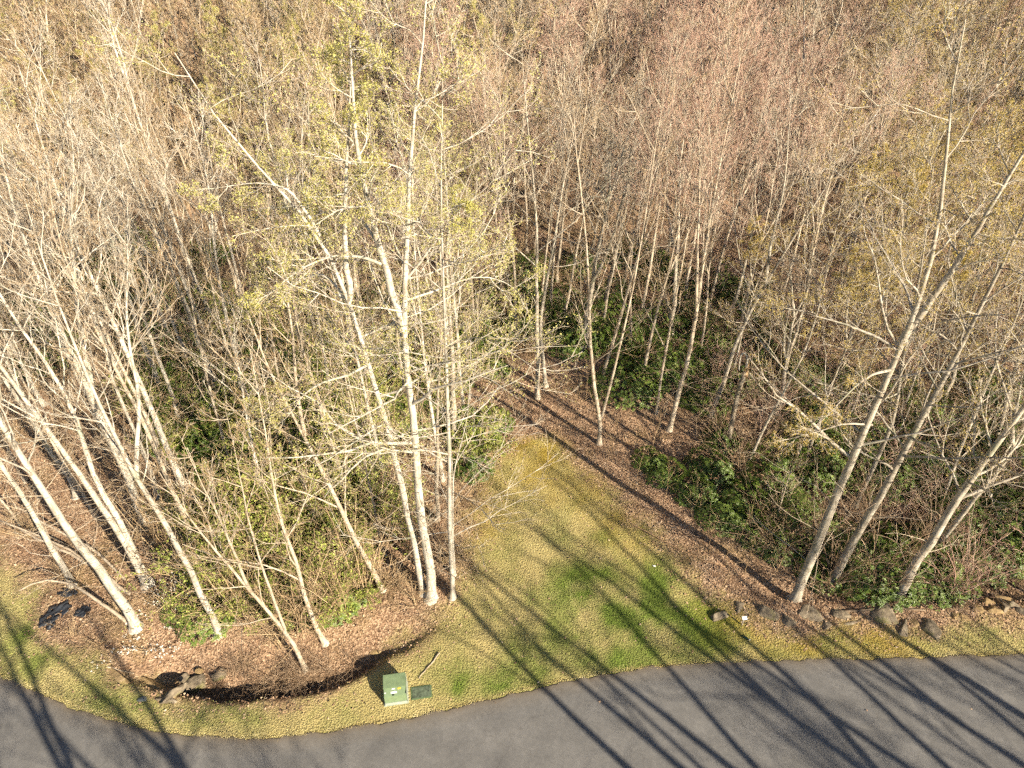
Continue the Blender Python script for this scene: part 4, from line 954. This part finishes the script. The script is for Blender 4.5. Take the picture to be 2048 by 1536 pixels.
e = tag(obj('discarded_bottle', None, None, (p[0],p[1],p[2]+.05), (math.radians(90),0,.9)), 'small dark green and white bit of litter lying on the verge', 'litter')
g = Geo(); k = np.array([[0,0,-.16],[0,0,-.15],[0,0,.04],[0,0,.09],[0,0,.13]]); g.tubes(k[None], np.array([[.02,.05,.05,.022,.02]]), 10, RNG, cap=True); obj('body', g.mesh('body', [M['bottle']], True), e)
g = Geo(); k = np.array([[0,0,.125],[0,0,.13],[0,0,.17],[0,0,.172]]); g.tubes(k[None], np.array([[.01,.034,.034,.01]]), 10, RNG, cap=True); obj('cap', g.mesh('cap', [M['white']], True), e)
def fabric_piece(px, py, w_, h_, rz, seed, label):
    rng = np.random.default_rng(seed); k = 16; u, v = np.meshgrid(np.linspace(-1,1,k), np.linspace(-1,1,k))
    ed = 1+.55*fbm(u*1.7+seed, v*1.7, 3)
    xx = u*w_*ed; yy = v*h_*(1+.6*fbm(u*2+9, v*2+seed, 3)); b = P(px, py)
    c, s = math.cos(rz), math.sin(rz); gx_, gy_ = b[0]+xx*c-yy*s, b[1]+xx*s+yy*c
    zz = terrain(gx_, gy_)-b[2]+.05+.45*np.abs(fbm(u*2.5+seed, v*2.5, 4))
    ii = (np.arange(k-1)[:,None]*k+np.arange(k-1)[None]).reshape(-1); Fq = np.stack([ii,ii+1,ii+k+1,ii+k],1)
    cen = np.c_[u.ravel()[Fq].mean(1), v.ravel()[Fq].mean(1)]; keep = (np.hypot(cen[:,0],cen[:,1]) < .95+.5*fbm(cen[:,0]*2.2+seed, cen[:,1]*2.2, 3)) & (fbm(cen[:,0]*3+seed*2, cen[:,1]*3, 2) > -.16)
    me = mesh_np('ground_fabric', np.stack([gx_-b[0],gy_-b[1],zz],-1).reshape(-1,3), [(Fq[keep],0)], [M['fabric']], None, True)
    o = obj('ground_fabric', me, None, b); md = o.modifiers.new('thick','SOLIDIFY'); md.thickness = .01
    return tag(o, label, 'fabric')
fabric_piece(112,1228,.75,.42,.9,3,'largest torn black ground fabric on the left bank')
fabric_piece(168,1225,.36,.28,.4,5,'small black fabric scrap under the low bent stem')
fabric_piece(136,1188,.45,.22,.1,8,'black fabric scrap half under the pale poles')
fabric_piece(104,1250,.16,.32,.2,12,'narrow tail of black fabric nearest the road')
for i, (px, py, sprd, Hh, nb_, lab) in enumerate([(372,1208,1.0,1.6,330,'bare shrub covered in white blossom beside the green thicket'),(300,1285,1.15,.5,230,'low sprawl of white blossom at the foot of the corner trunk')]):
    rng = np.random.default_rng(200+i); p = P(px, py); e = tag(obj('blossom_shrub', None, None, (p[0],p[1],p[2]-.03)), lab, 'shrub')
    ns = 11; az = rng.random(ns)*6.283; a = np.c_[rng.normal(0,.15+.4*i,(ns,2)), np.zeros(ns)]; d = np.c_[np.cos(az)*sprd, np.sin(az)*sprd, np.full(ns,Hh)]*rng.uniform(.5,1,(ns,1))
    Pp = np.stack([a+d*t+rng.normal(0,.05,(ns,3))*t for t in np.linspace(0,1,6)],1); Rp = np.tile(np.linspace(.02,.007,6)[None],(ns,1))
    st = Geo(); st.tubes(Pp,Rp,4,rng); P2,R2 = spawn(rng,Pp,Rp,7,.2,1,.8,.45,.7,.2,.1,4,.006); st.tubes(P2,R2,3,rng); obj('stems', st.mesh('stems',[M['twig_tan']]), e)
    C = P2.reshape(-1,3)[rng.integers(0,P2.shape[0]*4,nb_)]+rng.normal(0,.05,(nb_,3)); C[:,2] = np.maximum(C[:,2],.06)
    D = nrm(rng.normal(size=(nb_,3))+np.array([0,-.3,.6])); S = nrm(np.cross(D, rng.normal(size=(nb_,3)))); g = Geo(); T = np.cross(D,S)
    for q in range(3):
        a_ = q*2.1; dd_ = nrm(np.cos(a_)*S+np.sin(a_)*T+.3*D); g.leaves(C, dd_, nrm(np.cross(D,dd_)), np.full(nb_,.042), np.full(nb_,.02), rng.random(nb_))
    obj('blossoms', g.mesh('blossoms',[M['blossom']]), e)
